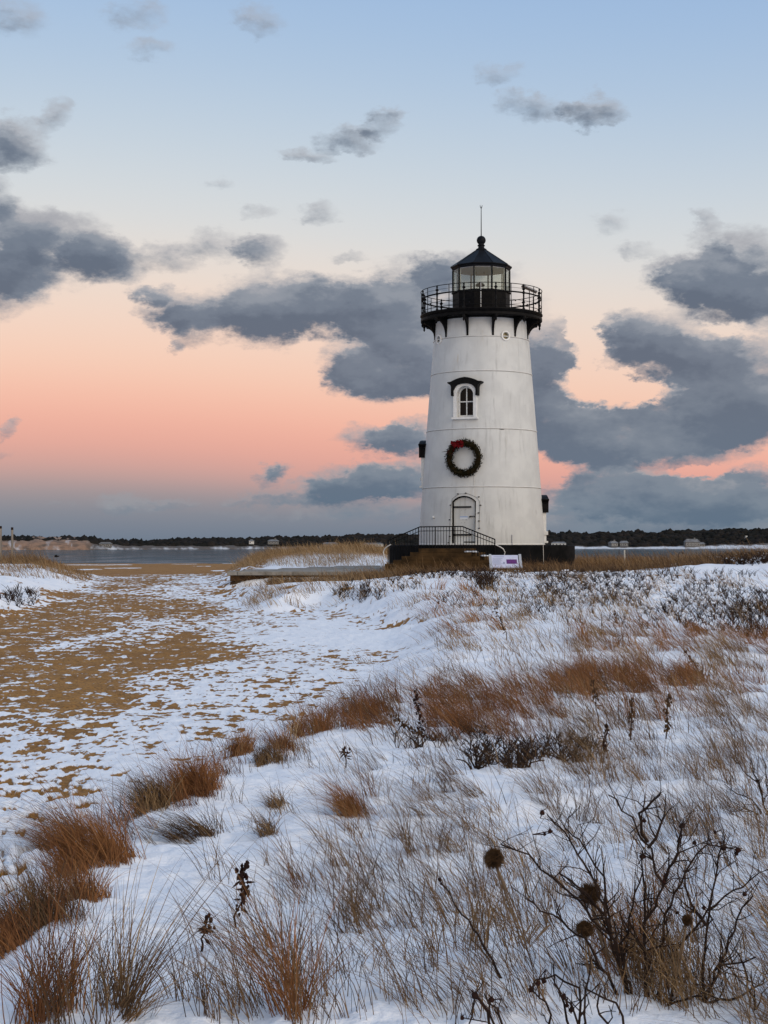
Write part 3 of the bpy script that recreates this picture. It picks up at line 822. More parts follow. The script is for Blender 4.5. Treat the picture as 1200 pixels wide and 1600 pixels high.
for a_, z_ in ports:
    d = dirv(a_); Rp = RZ(z_); t = tanv(a_)
    pm = MB(); ring = []
    for k in range(20):
        q = 2*math.pi*k/20; ring.append((math.cos(q), math.sin(q)))
    outer = [(x*.215, z*.215) for x, z in ring]+[(.215,0)]; inn = [(x*.15, z*.15) for x, z in ring]+[(.15,0)]
    pm.band(outer, inn, Vector((0,0,z_)), t, up, d, Rp-.06, Rp+.05)
    po = pm.build('porthole', M['white'], lh, 30)
    MB().prism([(x*.158, z*.158) for x, z in ring], Vector((0,0,z_)), t, up, d, Rp-.13, Rp-.10).build('pane', M['yellow' if a_ > 0 else 'darkglass'], po)

# gallery
ZDK, ZFB = zpx(494,68), zpx(505,68)
RG = 95*PXM
MB().lathe([(RG-.30,ZFB+.05),(RG-.04,ZFB),(RG,ZFB+.04),(RG,ZFB+.14),(RG-.06,ZFB+.17),(RG-.03,ZFB+.22),(RG+.02,ZDK-.04),(RG+.02,ZDK),(RG-.1,ZDK+.004)], 96).build('gallery_deck', M['black'], lh, 30)
MB().lathe([(72.3*PXM+.01,ZFB-.03),(72.3*PXM+.10,ZFB+.03),(72.3*PXM+.10,ZFB+.06)], 96).build('gallery_collar', M['black'], lh, 30)
POSTS = [-50+30*k for k in range(12)]
for a_ in POSTS:
    pts = [(2.0,ZFB+.06),(RG-.06,ZFB+.06),(RG-.10,ZFB-.04)]
    for k in range(9):
        t = k/8*math.pi/2
        pts.append((2.13+.42*(1-math.sin(t)), ZFB-.13-.66*(1-math.cos(t))))
    pts += [(2.09,ZFB-.93),(2.02,ZFB-.90)]
    o = Vector((0,0,0)); d, t = dirv(a_), tanv(a_)
    MB().prism([(x,z) for x, z in pts], o, d, up, t, -.045, .045).build('bracket', M['black'], lh)
    p = d*(RG-.02)
    MB().lathe([(.01,-.26),(.05,-.18),(.03,-.14),(.065,-.06),(.065,.03)], 8, (p.x,p.y,ZFB)).build('pendant', M['black'], lh, 40)
rail = MB().ring(RG-.05, zpx(469,68), .034, 96, 6).build('gallery_rail', M['black'], lh, 180)
for nm, z, r_, R_ in (('top_wire_rail', zpx(457,68), .017, RG-.01), ('toe_rail', ZDK+.14, .016, RG-.05), ('wire_rail', zpx(481,68), .009, RG-.05), ('wire_rail', zpx(463,68), .007, RG-.02)):
    MB().ring(R_, z, r_, 96, 5).build(nm, M['black'], rail, 180)
for a_ in POSTS:
    p = dirv(a_)*(RG-.05)
    MB().lathe([(.06,0),(.06,.06),(.035,.10),(.035,.30),(.055,.34),(.035,.38),(.035,.66),(.055,.70),(.065,.75),(.04,.79),(.03,.83),(.075,.885),(.075,.91),(.03,.96),(.022,.99),(.045,1.02),(.03,1.07),(.004,1.12)], 10, (p.x,p.y,ZDK-.02)).build('rail_post', M['black'], rail, 50)
    p = dirv(a_+15)*(RG-.03)
    MB().tube([(p.x,p.y,ZDK-.01),(p.x,p.y,zpx(457,68))], .016, 6).build('stanchion', M['black'], rail)
# small scroll ornaments between the posts near the deck
for k in range(24):
    p = dirv(-50+15*k+5)*(RG-.05)
    MB().ball((p.x,p.y,ZDK+.22+.12*(k%2)), .035, rings=4, seg=6).build('rail_ornament', M['black'], rail)

# lantern
RL = 45*PXM; zg0, zg1 = 12.77, 13.74
dec = lambda R, k: (R*math.cos(math.radians(-90+18+36*k)), R*math.sin(math.radians(-90+18+36*k)))
off10 = math.radians(-90+18)
MB().lathe([(RL,ZDK-.05),(RL,zg0-.06),(RL+.05,zg0-.05),(RL+.05,zg0)], 10, off=off10).build('lantern_wall', M['black'], lh)
for k in range(10):
    x, y = dec(RL-.01, k)
    MB().tube([(x,y,zg0-.01),(x,y,zg1+.02)], .034, 6).build('mullion', M['black'], lh)
    x2, y2 = dec(RL-.07, k)
    MB().box((x2,y2,(zg0+zg1)/2), (.05,.05,zg1-zg0-.02), math.atan2(y2,x2)).build('inner_mullion', M['grey_white'], lh)
    xa, ya = dec(RL-.025, k); xb, yb = dec(RL-.025, k+1)
    m_ = MB(); v = Vector((xb-xa, yb-ya, 0)); nrm = Vector((v.y,-v.x,0)).normalized()*.006
    m_.box(((xa+xb)/2,(ya+yb)/2,(zg0+zg1)/2), (v.length-.07,.008,zg1-zg0-.004), math.atan2(v.y,v.x))
    m_.build('pane', M['glass'], lh)
MB().lathe([(RL-.06,zg1+.005),(RL-.06,zg1+.035)], 10, off=off10).build('lantern_ceiling', M['panelgrey'], lh)
RE, ze, za = 48.3*PXM, 13.90, zpx(391,68)
MB().lathe([(RL+.02,zg1+.04),(RL+.04,ze-.06),(RE,ze-.015),(RE,ze+.02),(.235,za),(.22,za+.03)], 10, off=off10).build('lantern_roof', M['roofblack'], lh)
for k in range(10):
    x, y = dec(RE-.01, k); x2, y2 = dec(.22, k)
    MB().tube([(x,y,ze+.025),(x2,y2,za+.008)], .018, 5).build('roof_rib', M['roofblack'], lh)
zb = zpx(375.6,68); P_ = PXM
MB().lathe([(8.4*P_,za-.01),(8.4*P_,zpx(389.6,68)),(6.6*P_,zpx(388.6,68)),(4.9*P_,zpx(387.4,68)),(4.6*P_,zpx(385.2,68)),(6.0*P_,zpx(384.4,68)),(5.9*P_,zpx(383.4,68)),(4.6*P_,zpx(382.4,68))]
    + [(7.2*P_*math.cos(math.radians(q)), zb+7.2*P_*math.sin(math.radians(q))) for q in range(-50, 86, 15)] + [(.03,zb+7.2*P_+.03)], 24).build('ball_vent', M['roofblack'], lh, 40)
rod = MB().tube([(0,0,zpx(368.5,68)),(0,0,zpx(325,68))], [.022,.014], 6).build('lightning_rod', M['black'], lh)
for k in range(5):
    a_ = 2*math.pi*k/5+.3
    MB().tube([(0,0,zpx(326.5,68)),(.035*math.cos(a_),.035*math.sin(a_),zpx(324,68)),(.075*math.cos(a_),.075*math.sin(a_),zpx(320.5,68))], [.008,.007,.003], 4).build('rod_prong', M['black'], rod)
bc = MB().lathe([(.05,0),(.05,.12),(.19,.14),(.21,.20),(.15,.27),(.06,.30)], 16, (-.05,0,zg0+.16)).build('beacon_lamp', M['black'], lh, 40)
for sx in (-.14, .13):
    MB().tube([(-.05+sx,0,zg0-.05),(-.05+sx,0,zg0+.30)], .014, 5).build('beacon_leg', M['black'], bc)
for sx in (-.19, .17):
    MB().tube([(sx-.04,0.1,zg1),(sx-.04,0.1,zg1-.12)], .018, 5).build('ceiling_hook', M['black'], lh)
MB().tube([(-.11,-1.45,ZDK),(-.11,-1.45,zpx(440,66.5))], .02, 6).build('white_pole', M['steel'], lh)
sp_ = thing('solar_panel', 'small tilted solar panel fixed to the gallery railing of the lighthouse', 'solar panel', (AX+2.22, AY+.9, ZDK))
MB().tube([(0,0,0),(0,0,1.28)], .02, 6).build('pole', M['black'], sp_)
MB().prism([(-.34,.14),(.34,-.16),(.33,-.19),(-.35,.11)], Vector((0,0,1.38)), Vector((1,0,0)), up, Vector((0,1,0)), -.3, .3).build('panel', M['panelgrey'], sp_)
MB().prism([(-.33,.15),(.33,-.142),(.33,-.15),(-.33,.142)], Vector((0,0,1.385)), Vector((1,0,0)), up, Vector((0,1,0)), -.28, .28).build('solar_cells', M['solar'], sp_)

# wreath
TW_ = -20.2; zc = zpx(716,65.6); Rv = RZ(zc)+.06
wt = thing('wreath', 'large round evergreen wreath with red bow hanging on the white tower below the window', 'wreath', (AX+dirv(TW_).x*Rv, AY+dirv(TW_).y*Rv, zc))
ux, un = tanv(TW_), dirv(TW_)
tor = MB(); i0 = 0; R0 = .655
pts = [ux*R0*math.cos(t)+up*R0*math.sin(t)+un*.06 for t in np.linspace(0, 2*math.pi, 41)]
tor.tube(pts, .108, 7); tor.build('wreath_core', M['wreath'], wt, 60)
lf = MB()
for k in range(2600):
    t = random.uniform(0, 2*math.pi); q = random.uniform(0, 2*math.pi)
    rad = ux*math.cos(t)+up*math.sin(t); tg = -ux*math.sin(t)+up*math.cos(t)
    nn = rad*math.cos(q)+un*math.sin(q)
    if nn.dot(un) < -.5: continue
    p = rad*R0+un*.06+nn*random.uniform(.06,.145)
    d = (tg*random.uniform(.2,1)*(1)+nn*random.uniform(.2,.9)+Vector((random.gauss(0,.4),random.gauss(0,.4),random.gauss(0,.4)))).normalized()
    s_ = d.cross(Vector((random.gauss(0,1),random.gauss(0,1),random.gauss(0,1)))).normalized()
    l, w_ = random.uniform(.06,.15)*(1.5 if random.random() < .05 else 1), random.uniform(.010,.024)
    lf.tri(p-s_*w_*.4, p+d*l*.5-s_*w_, p+d*l, p+d*l*.5+s_*w_)
sprig = lf.build('wreath_sprigs', M['wreath'], wt); sprig['kind'] = 'stuff'
bow = MB(); bc_ = ux*-.20+up*.60+un*.19
for k in range(11):
    a_ = -2.9+5.6*k/10+random.uniform(-.15,.15); l = random.uniform(.21,.31)*(1.1 if abs(math.cos(a_)) > .6 else .62)
    dv = (ux*math.cos(a_)+up*math.sin(a_)*.55+un*random.uniform(0,.5)).normalized()
    sd = dv.cross(un).normalized()*.055
    c_ = [bc_, bc_+dv*l*.55+un*.08, bc_+dv*l+un*.02, bc_+dv*l*.6-un*.07, bc_-un*.02]
    for j in range(4):
        wj = (.5,1.2,1.3,1.1,.5)
        bow.tri(c_[j]-sd*wj[j], c_[j+1]-sd*wj[j+1], c_[j+1]+sd*wj[j+1], c_[j]+sd*wj[j])
bow.ball(bc_+un*.03, .075)
bw = bow.build('bow', M['red'], wt)
for x0, z0, x1, z1 in ((-.30,.56,-.70,-.02),(-.34,.55,-.78,.16),(-.24,.55,-.66,-.24)):
    rb = MB(); pp = []
    for k in range(9):
        t = k/8; pp.append(ux*(x0+(x1-x0)*t**.6)+up*(z0+(z1-z0)*t)+un*(.2-.1*t+.03*math.sin(t*11)))
    for a, b in zip(pp[:-1], pp[1:]):
        sd = ux*.022+un*.012
        rb.tri(a-sd, b-sd, b+sd, a+sd)
    rb.build('ribbon_tail', M['red'], wt)

# unlit string of lights round the door
lsr = thing('light_string', 'dark unlit string of bulbs hung round the arched lighthouse door', 'string lights', (AX, AY, 0))
ux, un = tanv(TD), dirv(TD)
ln = []
for x, v in ((-.66,853),(-.63,838),(-.60,815),(-.58,795),(-.52,779),(-.2,771.5),(.2,771.5),(.55,777),(.68,783),(.70,800),(.69,815),(.70,826)):
    z = zpx(v, 65.5); ln.append(ux*x + un*math.sqrt(max(RZ(z)**2-x*x, 1))*1.006 + up*z)
MB().tube(ln, .006, 4).build('wire', M['wire'], lsr)
for x, v in ((-.66,848),(-.60,838),(-.62,812),(-.59,789),(-.26,771.5),(.10,770.5),(.66,776.5),(.74,789.5),(.66,801.5),(.69,814),(.70,825.5)):
    z = zpx(v,65.5); p = ux*x+un*(math.sqrt(RZ(z)**2-x*x)+.03)+up*z
    MB().ball(p, .035, (1.3,1,.8), 4, 6).build('bulb', M['bulb'], lsr)

# ------------------------------------------------------------------ entrance stair with railing
TS = -20.0
sx_, sn = tanv(TS), dirv(TS)
stt = thing('entrance_stair', 'brown stone double stair with black iron railing leading up to the lighthouse door', 'stair', (AX, AY, 0))
ZT = zpx(857, 62.4); RS = 5.94; RISE, TREAD = .158, .37
for k in range(5):
    hw = .93+TREAD*k; z1 = ZT-RISE*k; z0 = z1-RISE+.006 if k < 4 else z1-.7
    poly = [(-hw,z0),(hw,z0),(hw,z1),(-hw,z1)]
    back = 3.85
    MB().prism(poly, Vector((0,0,0)), sx_, up, sn, back, RS-.01*(k%2)).build('step', M['stair'], stt)
for x, k in ((1.02,1),(1.30,1),(1.72,2)):
    m_ = MB(); c_ = sx_*x*1.02+sn*(RS-.35)+up*(ZT-RISE*k+.02)
    m_.ball((c_.x,c_.y,c_.z), .14, (1.3,1.8,.3), 5, 9, .2); m_.build('snow_patch', M['snowbit'], stt, 180)
prl = [(-2.28,zpx(844.5,63.1)),(-.90,zpx(823.2,62.7)),(.92,zpx(822.6,62.2)),(2.28,zpx(842.8,61.8))]
def rpt(x, z, r=RS-.06): return sx_*x+sn*r+up*z
def zr(x): return float(np.interp(x, [p[0] for p in prl], [p[1] for p in prl]))
def ground_of(x): return max(ZT-RISE*max(0, math.ceil((abs(x)-.93)/TREAD)), ZT-RISE*4)
ra = MB().tube([rpt(x,z) for x, z in prl], .026, 6).build('railing', M['black'], stt)
MB().tube([rpt(x,z-.17) for x, z in prl], .016, 6).build('mid_rail', M['black'], ra)
x = -2.28; k = 0
while x < 2.3:
    post = k in (0, 11, 17, 24, 32, 38) 
    MB().tube([rpt(x,zr(x)),rpt(x,ground_of(x)-.02)], .024 if post else .0115, 5).build('rail_post' if post else 'baluster', M['black'], ra)
    x += .12; k += 1
MB().tube([rpt(2.28,prl[-1][1]),rpt(2.28,ground_of(2.28)-.02)], .024, 6).build('rail_post', M['black'], ra)
# pipe handrails at the feet of both flights
for sgn, px0, px1 in ((1, 772, 789), (-1, 611, 599)):
    Yh = 62.6; h_ = []
    for px, v in ((px0,850.5),(px0+(px1-px0)*.5,854),(px0+(px1-px0)*.85,858),(px1,863),(px1-sgn*1,868),(px1+sgn*1-sgn*2,875)):
        p = W(px, v, Yh); h_.append((p.x-AX, p.y-AY, p.z))
    MB().tube(h_, .024, 6).build('pipe_handrail', M['steel'], stt)

# ------------------------------------------------------------------ raised walk beside the tower
wk = thing('raised_walk', 'raised stone walk with concrete slabs leading to the lighthouse stair', 'walkway', (0, 0, 0))
zt = zpx(893, 62.0); x0w, x1w = W(355,893,62).x, W(636,893,62).x
joints = [x0w] + [W(p,893,62).x for p in (372,416,458,504,548,594)] + [x1w]
for a, b in zip(joints[:-1], joints[1:]):
    for y0, y1 in ((61.85,63.6),(63.615,66.2),(66.215,68.6),(68.615,71.8),(71.815,75.6),(75.615,79.5)):
        if (y0 > 68 and a < -5.0) or (y0 > 71 and a < -4.2) or (y0 > 75 and a < -3.0): continue
        xa = a+(.35 if (y0 > 63 and a == x0w) else 0)
        MB().box(((xa+b)/2,(y0+y1)/2,zt-.075+random.uniform(-.012,.012)), (b-xa-.018,y1-y0,.15), random.uniform(-.004,.004)).build('slab', M['slab'], wk)
xb = x0w+.1
while xb < x1w-.05:
    wd = random.uniform(.5,1.1); e = min(xb+wd, x1w)
    for z0, z1 in ((zt-1.1,zt-.42),(zt-.41,zt-.155)):
        dp = random.uniform(0,.05)
        MB().box(((xb+e)/2, 65.3+dp, (z0+z1)/2), (e-xb-.02, 6.5, z1-z0-.01), 0).build('wall_stone', M['wallbrown'], wk)
    xb = e

# ------------------------------------------------------------------ information board, posts, small things
Yb = 60.2; pb = W(790, 868, Yb); gb = gz(pb.x, Yb)
bd = thing('information_board', 'tilted pale lilac information board with a purple block in the grass before the plinth', 'sign', (pb.x, Yb, gb))
tl = math.radians(38); hz = pb.z-gb
uy = Vector((0, math.cos(tl), math.sin(tl))); nb = Vector((0,-math.sin(tl),math.cos(tl)))
top_ = Vector((0,.30,hz)); o = top_-uy*.78
MB().prism([(-.54,0),(.50,0),(.50,.78),(-.54,.78)], o, Vector((1,0,0)), uy, nb, -.02, .02).build('panel', M['lilac'], bd)
def bplate(x0,x1,y0,y1,nm,mt,e=.022):
    return MB().prism([(x0,y0),(x1,y0),(x1,y1),(x0,y1)], o, Vector((1,0,0)), uy, nb, e, e+.003).build(nm, M[mt], bd)
bplate(.03,.44,.23,.50,'purple_block','purple'); bplate(.08,.38,.33,.345,'printed_line','purple2',.026); bplate(.08,.34,.38,.395,'printed_line','purple2',.0262)
bplate(-.46,-.05,.655,.68,'printed_line','print')
for k in range(7): bplate(-.50,-.50+random.uniform(.30,.40),.55-k*.065,.565-k*.065,'printed_line','print',.0225)
bplate(-.10,-.04,.22,.34,'printed_mark','print',.0235)
for xx in (-.59,.58):
    MB().prism([(-.05,-.03),(.05,-.03),(.05,.82),(-.05,.82)], o+Vector((xx,0,0)), Vector((1,0,0)), uy, nb, -.05, .035).build('side_rail', M['panelgrey'], bd)
    MB().box((xx,.10,(hz-.2)/2-.2), (.09,.09,hz-.1)).build('leg', M['panelgrey'], bd)

for px, vt, lab in ((1,822,'first of two thin weathered wooden posts, cut by the left edge of the photo'),(19,824,'second of two thin weathered wooden posts, left of the beach path')):
    Yp = 72.0; p = W(px, vt, Yp); g = gz(p.x, Yp)-.3
    t = thing('wooden_post', lab, 'post', (p.x, Yp, g), 0, 'wooden posts at the left of the beach')
    MB().tube([(0,0,0),(.01,0,(p.z-g)*.5),(0,0,p.z-g-.12)], [.062,.058,.055], 8).build('shaft', M['wood'], t, 60)
    MB().lathe([(.058,0),(.06,.10),(.045,.125)], 8, (0,0,p.z-g-.12)).build('dark_top', M['twig'], t)

p = W(88, 869.3, 170)
bt = thing('bird', 'dark bird flying low over the water left of the beach', 'bird', p)
MB().ball((0,0,0), .11, (2.4,1,.9), 6, 8).ball((.27,0,.03), .06, (1.4,1,1), 5, 6).build('body', M['bird'], bt, 180)
for sg in (-1,1):
    m_ = MB(); m_.tri((.12,sg*.05,.04),(.05,sg*.42,.17),(-.06,sg*.75,.10),(-.16,sg*.40,.14),(-.14,sg*.05,.03)); m_.tri((.12,sg*.05,.035),(-.14,sg*.05,.025),(-.16,sg*.40,.13),(-.06,sg*.75,.09),(.05,sg*.42,.16))
    m_.build('wing', M['bird'], bt)
bt.rotation_euler = (0,0,.25)
p = W(976, 866.5, 74); t = thing('marker_stake', 'tiny pale stake standing in the brown grass right of the plinth', 'stake', (p.x, 74, gz(p.x,74)))
hgt_ = p.z+.22-gz(p.x,74)
MB().box((0,0,hgt_/2), (.07,.05,hgt_)).build('stake', M['grey_white'], t); MB().box((.05,0,hgt_-.12), (.03,.06,.2)).build('dark_edge', M['bird'], t)
p0 = W(1059, 884, 62); g = gz(p0.x,62)
t = thing('bent_stalk', 'tall dry stalk with hooked tip rising from brown grass against the far water', 'dead plant', (p0.x, 62, g))
hp = [(0,0,-.05)] + [((W(px,v,62).x-p0.x),0,W(px,v,62).z-g) for px, v in ((1059.5,874),(1060,867),(1062,862.8),(1065,862),(1067,864.5))]
MB().tube(hp, [.02,.018,.015,.012,.010,.008], 5).build('stalk', M['twig'], t)
MB().ball(hp[-1], .035).build('seed_head', M['twig'], t)

# ------------------------------------------------------------------ grass
class Grass:
    def __init__(s): s.parts = []
    def blades(s, x, y, h, tint, width=.004, lean=(-.35,.0), spread=.25, curve=.55, z=None, grp=None):
        n_ = len(x)
        if n_ == 0: return
        if z is None: z = full_h(x, y)[0]
        h = h*np.exp(rng.normal(0, .28, n_))
        dx = lean[0]+rng.normal(0, spread, n_); dy = lean[1]+rng.normal(0, spread, n_)
        if grp is not None:                      # blades of one wisp share lean, height and colour
            ng = grp.max()+1
            dx = dx+rng.normal(0, .26, ng)[grp]; dy = dy+rng.normal(0, .22, ng)[grp]
            h = h*np.exp(rng.normal(0, .24, ng))[grp]; tint = tint+rng.normal(0, .13, ng)[grp]
        cx = dx*curve*rng.uniform(.3, 2.4, n_)+rng.normal(0, .22, n_); cy = dy*curve*rng.uniform(.3, 2.4, n_)+rng.normal(0, .2, n_)
        ang = rng.uniform(-1.1, 1.1, n_); wx, wy = np.cos(ang), np.sin(ang)
        w_ = width*rng.uniform(.6, 1.4, n_)
        V = []
        for t, k in ((-.08,1.0),(.28,.95),(.55,.8),(.80,.55),(1.0,.15)):
            px = x+h*(dx*t+cx*t*t); py = y+h*(dy*t+cy*t*t)
            hz_ = h*t*np.sqrt(np.clip(1-.35*np.minimum((dx+cx)**2+(dy+cy)**2, 2.0)*abs(t), .25, 1))
            V.append(np.stack([px-wx*w_*k*.5, py-wy*w_*k*.5, z+hz_], -1)); V.append(np.stack([px+wx*w_*k*.5, py+wy*w_*k*.5, z+hz_], -1))
        tn = np.clip(tint+rng.normal(0, .14, n_), 0, 1)
        s.parts.append((np.stack(V, 1), tn))
    def build(s, name, mat, parent=None, org=(0,0,0)):
        V = np.concatenate([p[0] for p in s.parts])-np.array(org); T = np.concatenate([p[1] for p in s.parts])
        n_ = len(V); i = np.arange(n_)*10
        q = np.concatenate([np.stack([i+a, i+a+1, i+a+3, i+a+2], -1) for a in (0, 2, 4, 6)])
        me = np_mesh(name, V.reshape(-1,3), q, mat, {'tint': np.repeat(T, 10)})
        return link(name, me, parent)
def tufts(px, py, per, sig, gate=0):
    """tuft centres on pixels -> blade feet around them"""
    X, Y, ok = unproject(px, py); X, Y = X[ok], Y[ok]
    if gate:
        kk = fbm(X*1.7/np.clip(Y/12, .8, 2.2), Y*1.2/np.clip(Y/12, .8, 2.2), 501, 3) > rng.normal(gate, .035, len(X))
        X, Y = X[kk], Y[kk]
    cnt = rng.integers(max(1, per//3), per*2, len(X)); grp = np.repeat(np.arange(len(X)), cnt)
    X = np.repeat(X, cnt); Y = np.repeat(Y, cnt)
    s_ = sig*np.clip(Y/11, .75, 3.2)
    return X+rng.normal(0, 1, len(X))*s_*1.25, Y+rng.normal(0, 1, len(Y))*s_, grp
def ell(cx, cy, rx, ry, n_, rot=0):
    r_ = np.sqrt(rng.uniform(0, 1, n_)); a = rng.uniform(0, 2*np.pi, n_)
    x, y = rx*r_*np.cos(a), ry*r_*np.sin(a)
    c, s_ = math.cos(rot), math.sin(rot)
    return cx+x*c-y*s_, cy+x*s_+y*c
straw, rust = Grass(), Grass()
def patch(G, cx, cy, rx, ry, n_, h, tint, lean=(-.4,.05), spread=.25, per=15, sig=.030, rot=0, width=None, gate=.47):
    far_ = min(1.0, max(0.0, (1330-cy)/230)); n_ = int(n_*(.33+.17*far_)); h = h*(.80-.02*far_)
    px, py = ell(cx, cy, rx, ry, max(2, n_//per), rot)
    x, y, grp = tufts(px, py, per, sig, gate)
    wd = width or .0025
    if len(x): G.blades(x, y, np.full(len(x), h), tint-.08, wd*np.clip(y/9, 1.0, 4.6), lean, spread*.55, grp=grp)
# foreground
for a in [(455,1510,95,110,620,.36,.30,(-.15,.1)),(400,1560,60,60,260,.34,.35,(-.15,.1)),(190,1590,170,50,550,.30,.30,(-.1,.1)),(640,1520,170,100,800,.30,.32,(-.25,.1)),(480,1375,62,34,420,.20,.25,(-.5,.1)),
          (700,1290,95,48,1100,.20,.42,(-.75,.1)),(640,1225,75,55,600,.20,.40,(-.6,.1)),(790,1235,90,60,800,.20,.42,(-.6,.1)),(1000,1260,170,85,1700,.26,.40,(-.35,.1)),(1110,1440,120,150,1500,.30,.40,(-.3,.1)),
          (850,1450,140,120,900,.28,.34,(-.3,.1)),(560,1350,90,60,600,.24,.36,(-.45,.1)),(430,1290,40,30,160,.16,.3,(-.4,.1)),(600,1420,120,70,500,.26,.34,(-.3,.1)),(720,1380,120,60,500,.26,.4,(-.4,.1)),(60,1420,80,60,260,.22,.3,(-.2,.1)),
          (1000,1540,90,60,900,.22,.34,(-.15,.1)),(1130,1560,90,60,800,.26,.40,(-.2,.1)),(290,1310,60,22,260,.2,.25,(-.6,.1))]:
    patch(straw, *a)
# middle distance
for a in [(900,1125,150,50,1700,.30,.42,(-.45,.1)),(1110,1150,120,70,2000,.30,.45,(-.45,.1)),(1000,1190,200,50,1600,.28,.45,(-.4,.1)),(760,1170,150,40,1000,.24,.42,(-.45,.1)),(850,1005,110,32,1300,.26,.6,(-.5,.1)),(740,1000,70,32,600,.24,.62,(-.5,.1)),
          (1000,960,200,40,1100,.26,.62,(-.5,.1)),(760,950,120,35,1000,.26,.55,(-.5,.1)),(960,1030,240,25,1500,.24,.6,(-.5,.1)),(600,1000,70,50,130,.16,.5,(-.4,.1)),(480,930,150,20,1500,.32,.72,(-.35,0)),(430,940,60,16,700,.34,.8,(-.35,0)),
          (760,905,200,14,900,.28,.55,(-.3,0)),(1000,905,210,16,1200,.28,.55,(-.3,0)),(1100,1050,110,50,1400,.28,.6,(-.5,.1)),(700,1060,110,30,500,.2,.5,(-.4,.1)),(660,1120,120,30,700,.22,.45,(-.4,.1))]:
    patch(straw, *a, per=12)
for a in [(760,1112,130,42,3600,.27,.45,(-.55,.1)),(690,1125,100,38,1500,.24,.40,(-.5,.1)),(870,1075,60,20,1400,.28,.50,(-.45,.1)),(1000,1062,115,20,3000,.26,.42,(-.5,.1)),(1110,1075,100,24,1300,.26,.55,(-.55,.1)),(800,1138,60,28,1100,.24,.45,(-.6,.1)),
          (640,1110,70,25,1100,.22,.4,(-.4,.1)),(545,1136,60,15,900,.22,.42,(-.35,.1)),(600,1122,60,16,800,.22,.45,(-.35,.1)),(410,1185,60,10,400,.16,.3,(-.2,.1)),(275,1250,70,14,800,.20,.35,(-.35,.1)),(345,1215,40,12,420,.20,.40,(-.2,.1)),(190,1300,60,16,500,.2,.3,(-.5,.1)),(70,1440,60,20,400,.2,.3,(-.3,.1)),(930,1072,90,18,1400,.26,.45,(-.5,.1)),(840,1090,80,18,1000,.26,.5,(-.5,.1)),(1010,1000,105,28,1800,.28,.68,(-.6,.1)),(1150,1010,70,26,1000,.28,.65,(-.6,.1)),(710,945,62,28,900,.30,.72,(-.5,.1)),(730,985,60,20,500,.28,.65,(-.5,.1)),(1030,1100,100,30,900,.26,.5,(-.55,.1)),
          (560,1265,30,42,420,.22,.45,(-.55,.1)),(480,1380,40,18,260,.18,.4,(-.6,.1)),(990,1500,60,60,500,.25,.5,(-.1,.1))]:
    patch(rust, *a, per=16, gate=.33)
# sparse stems everywhere on the dune, thinning out where the snow lies smooth
N = 3600
px = rng.uniform(330, 1260, N); py = 905+(rng.uniform(0, 1, N)**1.25)*700
clump = fbm(px/70, py/35, 301, 3)
smooth = np.exp(-(((px-420)/130)**2+((py-1260)/70)**2))+np.exp(-(((px-560)/120)**2+((py-1000)/70)**2))*1.5+np.exp(-(((px-200)/190)**2+((py-1450)/90)**2))
keep = (clump > .36) & (rng.uniform(0, 1, N) < np.interp(py, [1080, 1300, 1600], [1, .5, .3])) & (rng.uniform(0, 1, N) > smooth)
x, y, grp = tufts(px[keep], py[keep], 7, .04)
sd = path_sd(x, y); k_ = sd < -.1
straw.blades(x[k_], y[k_], np.full(k_.sum(), .16)+.05*(y[k_] > 14), .36+.22*sstep(y[k_], 9, 25), .0025*np.clip(y[k_]/9.5, 1, 4.6), (-.42,.08), .2, grp=grp[k_])
px = rng.uniform(1240, 2300, 2600); py = 905+(rng.uniform(0, 1, 2600)**1.25)*800      # the dune goes on beyond the frame
k_ = fbm(px/70, py/35, 302, 3) > .40
x, y, grp = tufts(px[k_], py[k_], 12, .05)
straw.blades(x, y, np.full(len(x), .22), .42, .0028*np.clip(y/9.5, 1, 4.6), (-.42,.08), .2, grp=grp)
tag(straw.build('beach_grass', M['straw']), 'dry straw coloured beach grass standing through the snow of the dune', 'grass', kind='stuff')
tag(rust.build('rust_grass', M['rust']), 'rust brown drifts of grass across the middle of the dune', 'grass', kind='stuff')
# far grass: round the plinth, behind the walk, on the small left dune
farg = Grass()
def wpatch(G, x0, x1, y0, y1, n_, h, tint, width=.014, lean=(-.3,0), cond=None):
    x = rng.uniform(x0, x1, n_); y = rng.uniform(y0, y1, n_)
    k = fbm(x*.5, y*.5, 401, 3) > rng.uniform(.2, .62, n_)
    if cond is not None: k &= cond(x, y)
    x, y = x[k], y[k]
    G.blades(x, y, np.full(len(x), h), tint, width, lean, .22)
off_pl = lambda x, y: np.hypot(x-AX, y-AY) > 4.2
wpatch(farg, .8, 17, 58.2, 63.5, 13000, .33, .32, cond=lambda x, y: off_pl(x,y) & ~((np.abs((x-AX)*sx_.x+(y-AY)*sx_.y) < 2.7) & (np.hypot(x-AX,y-AY) < 7.3)))
wpatch(farg, .6, 5.5, 58.5, 61.2, 2600, .18, .34)
wpatch(farg, 8.5, 24, 60, 78, 12000, .48, .48, cond=off_pl)
wpatch(farg, -2.5, 1.5, 59, 61.7, 2600, .34, .45)
wpatch(farg, -4.6, -1.0, 60.2, 61.8, 3600, .28, .42)
wpatch(farg, -8.5, 1.0, 85, 97, 6000, .36, .72)
wpatch(farg, -7.5, .5, 79.6, 88, 8000, .36, .70, width=.013)
wpatch(farg, -22, -12.5, 60, 82, 9000, .26, .55, cond=lambda x, y: path_sd(x,y) < .6)
wpatch(farg, -15, -12.8, 52, 60, 600, .26, .5, cond=lambda x, y: path_sd(x,y) < .3)
wpatch(farg, -17, -14.6, 66, 69, 900, .5, .45)
wpatch(farg, 10, 40, 80, 120, 6000, .5, .5)
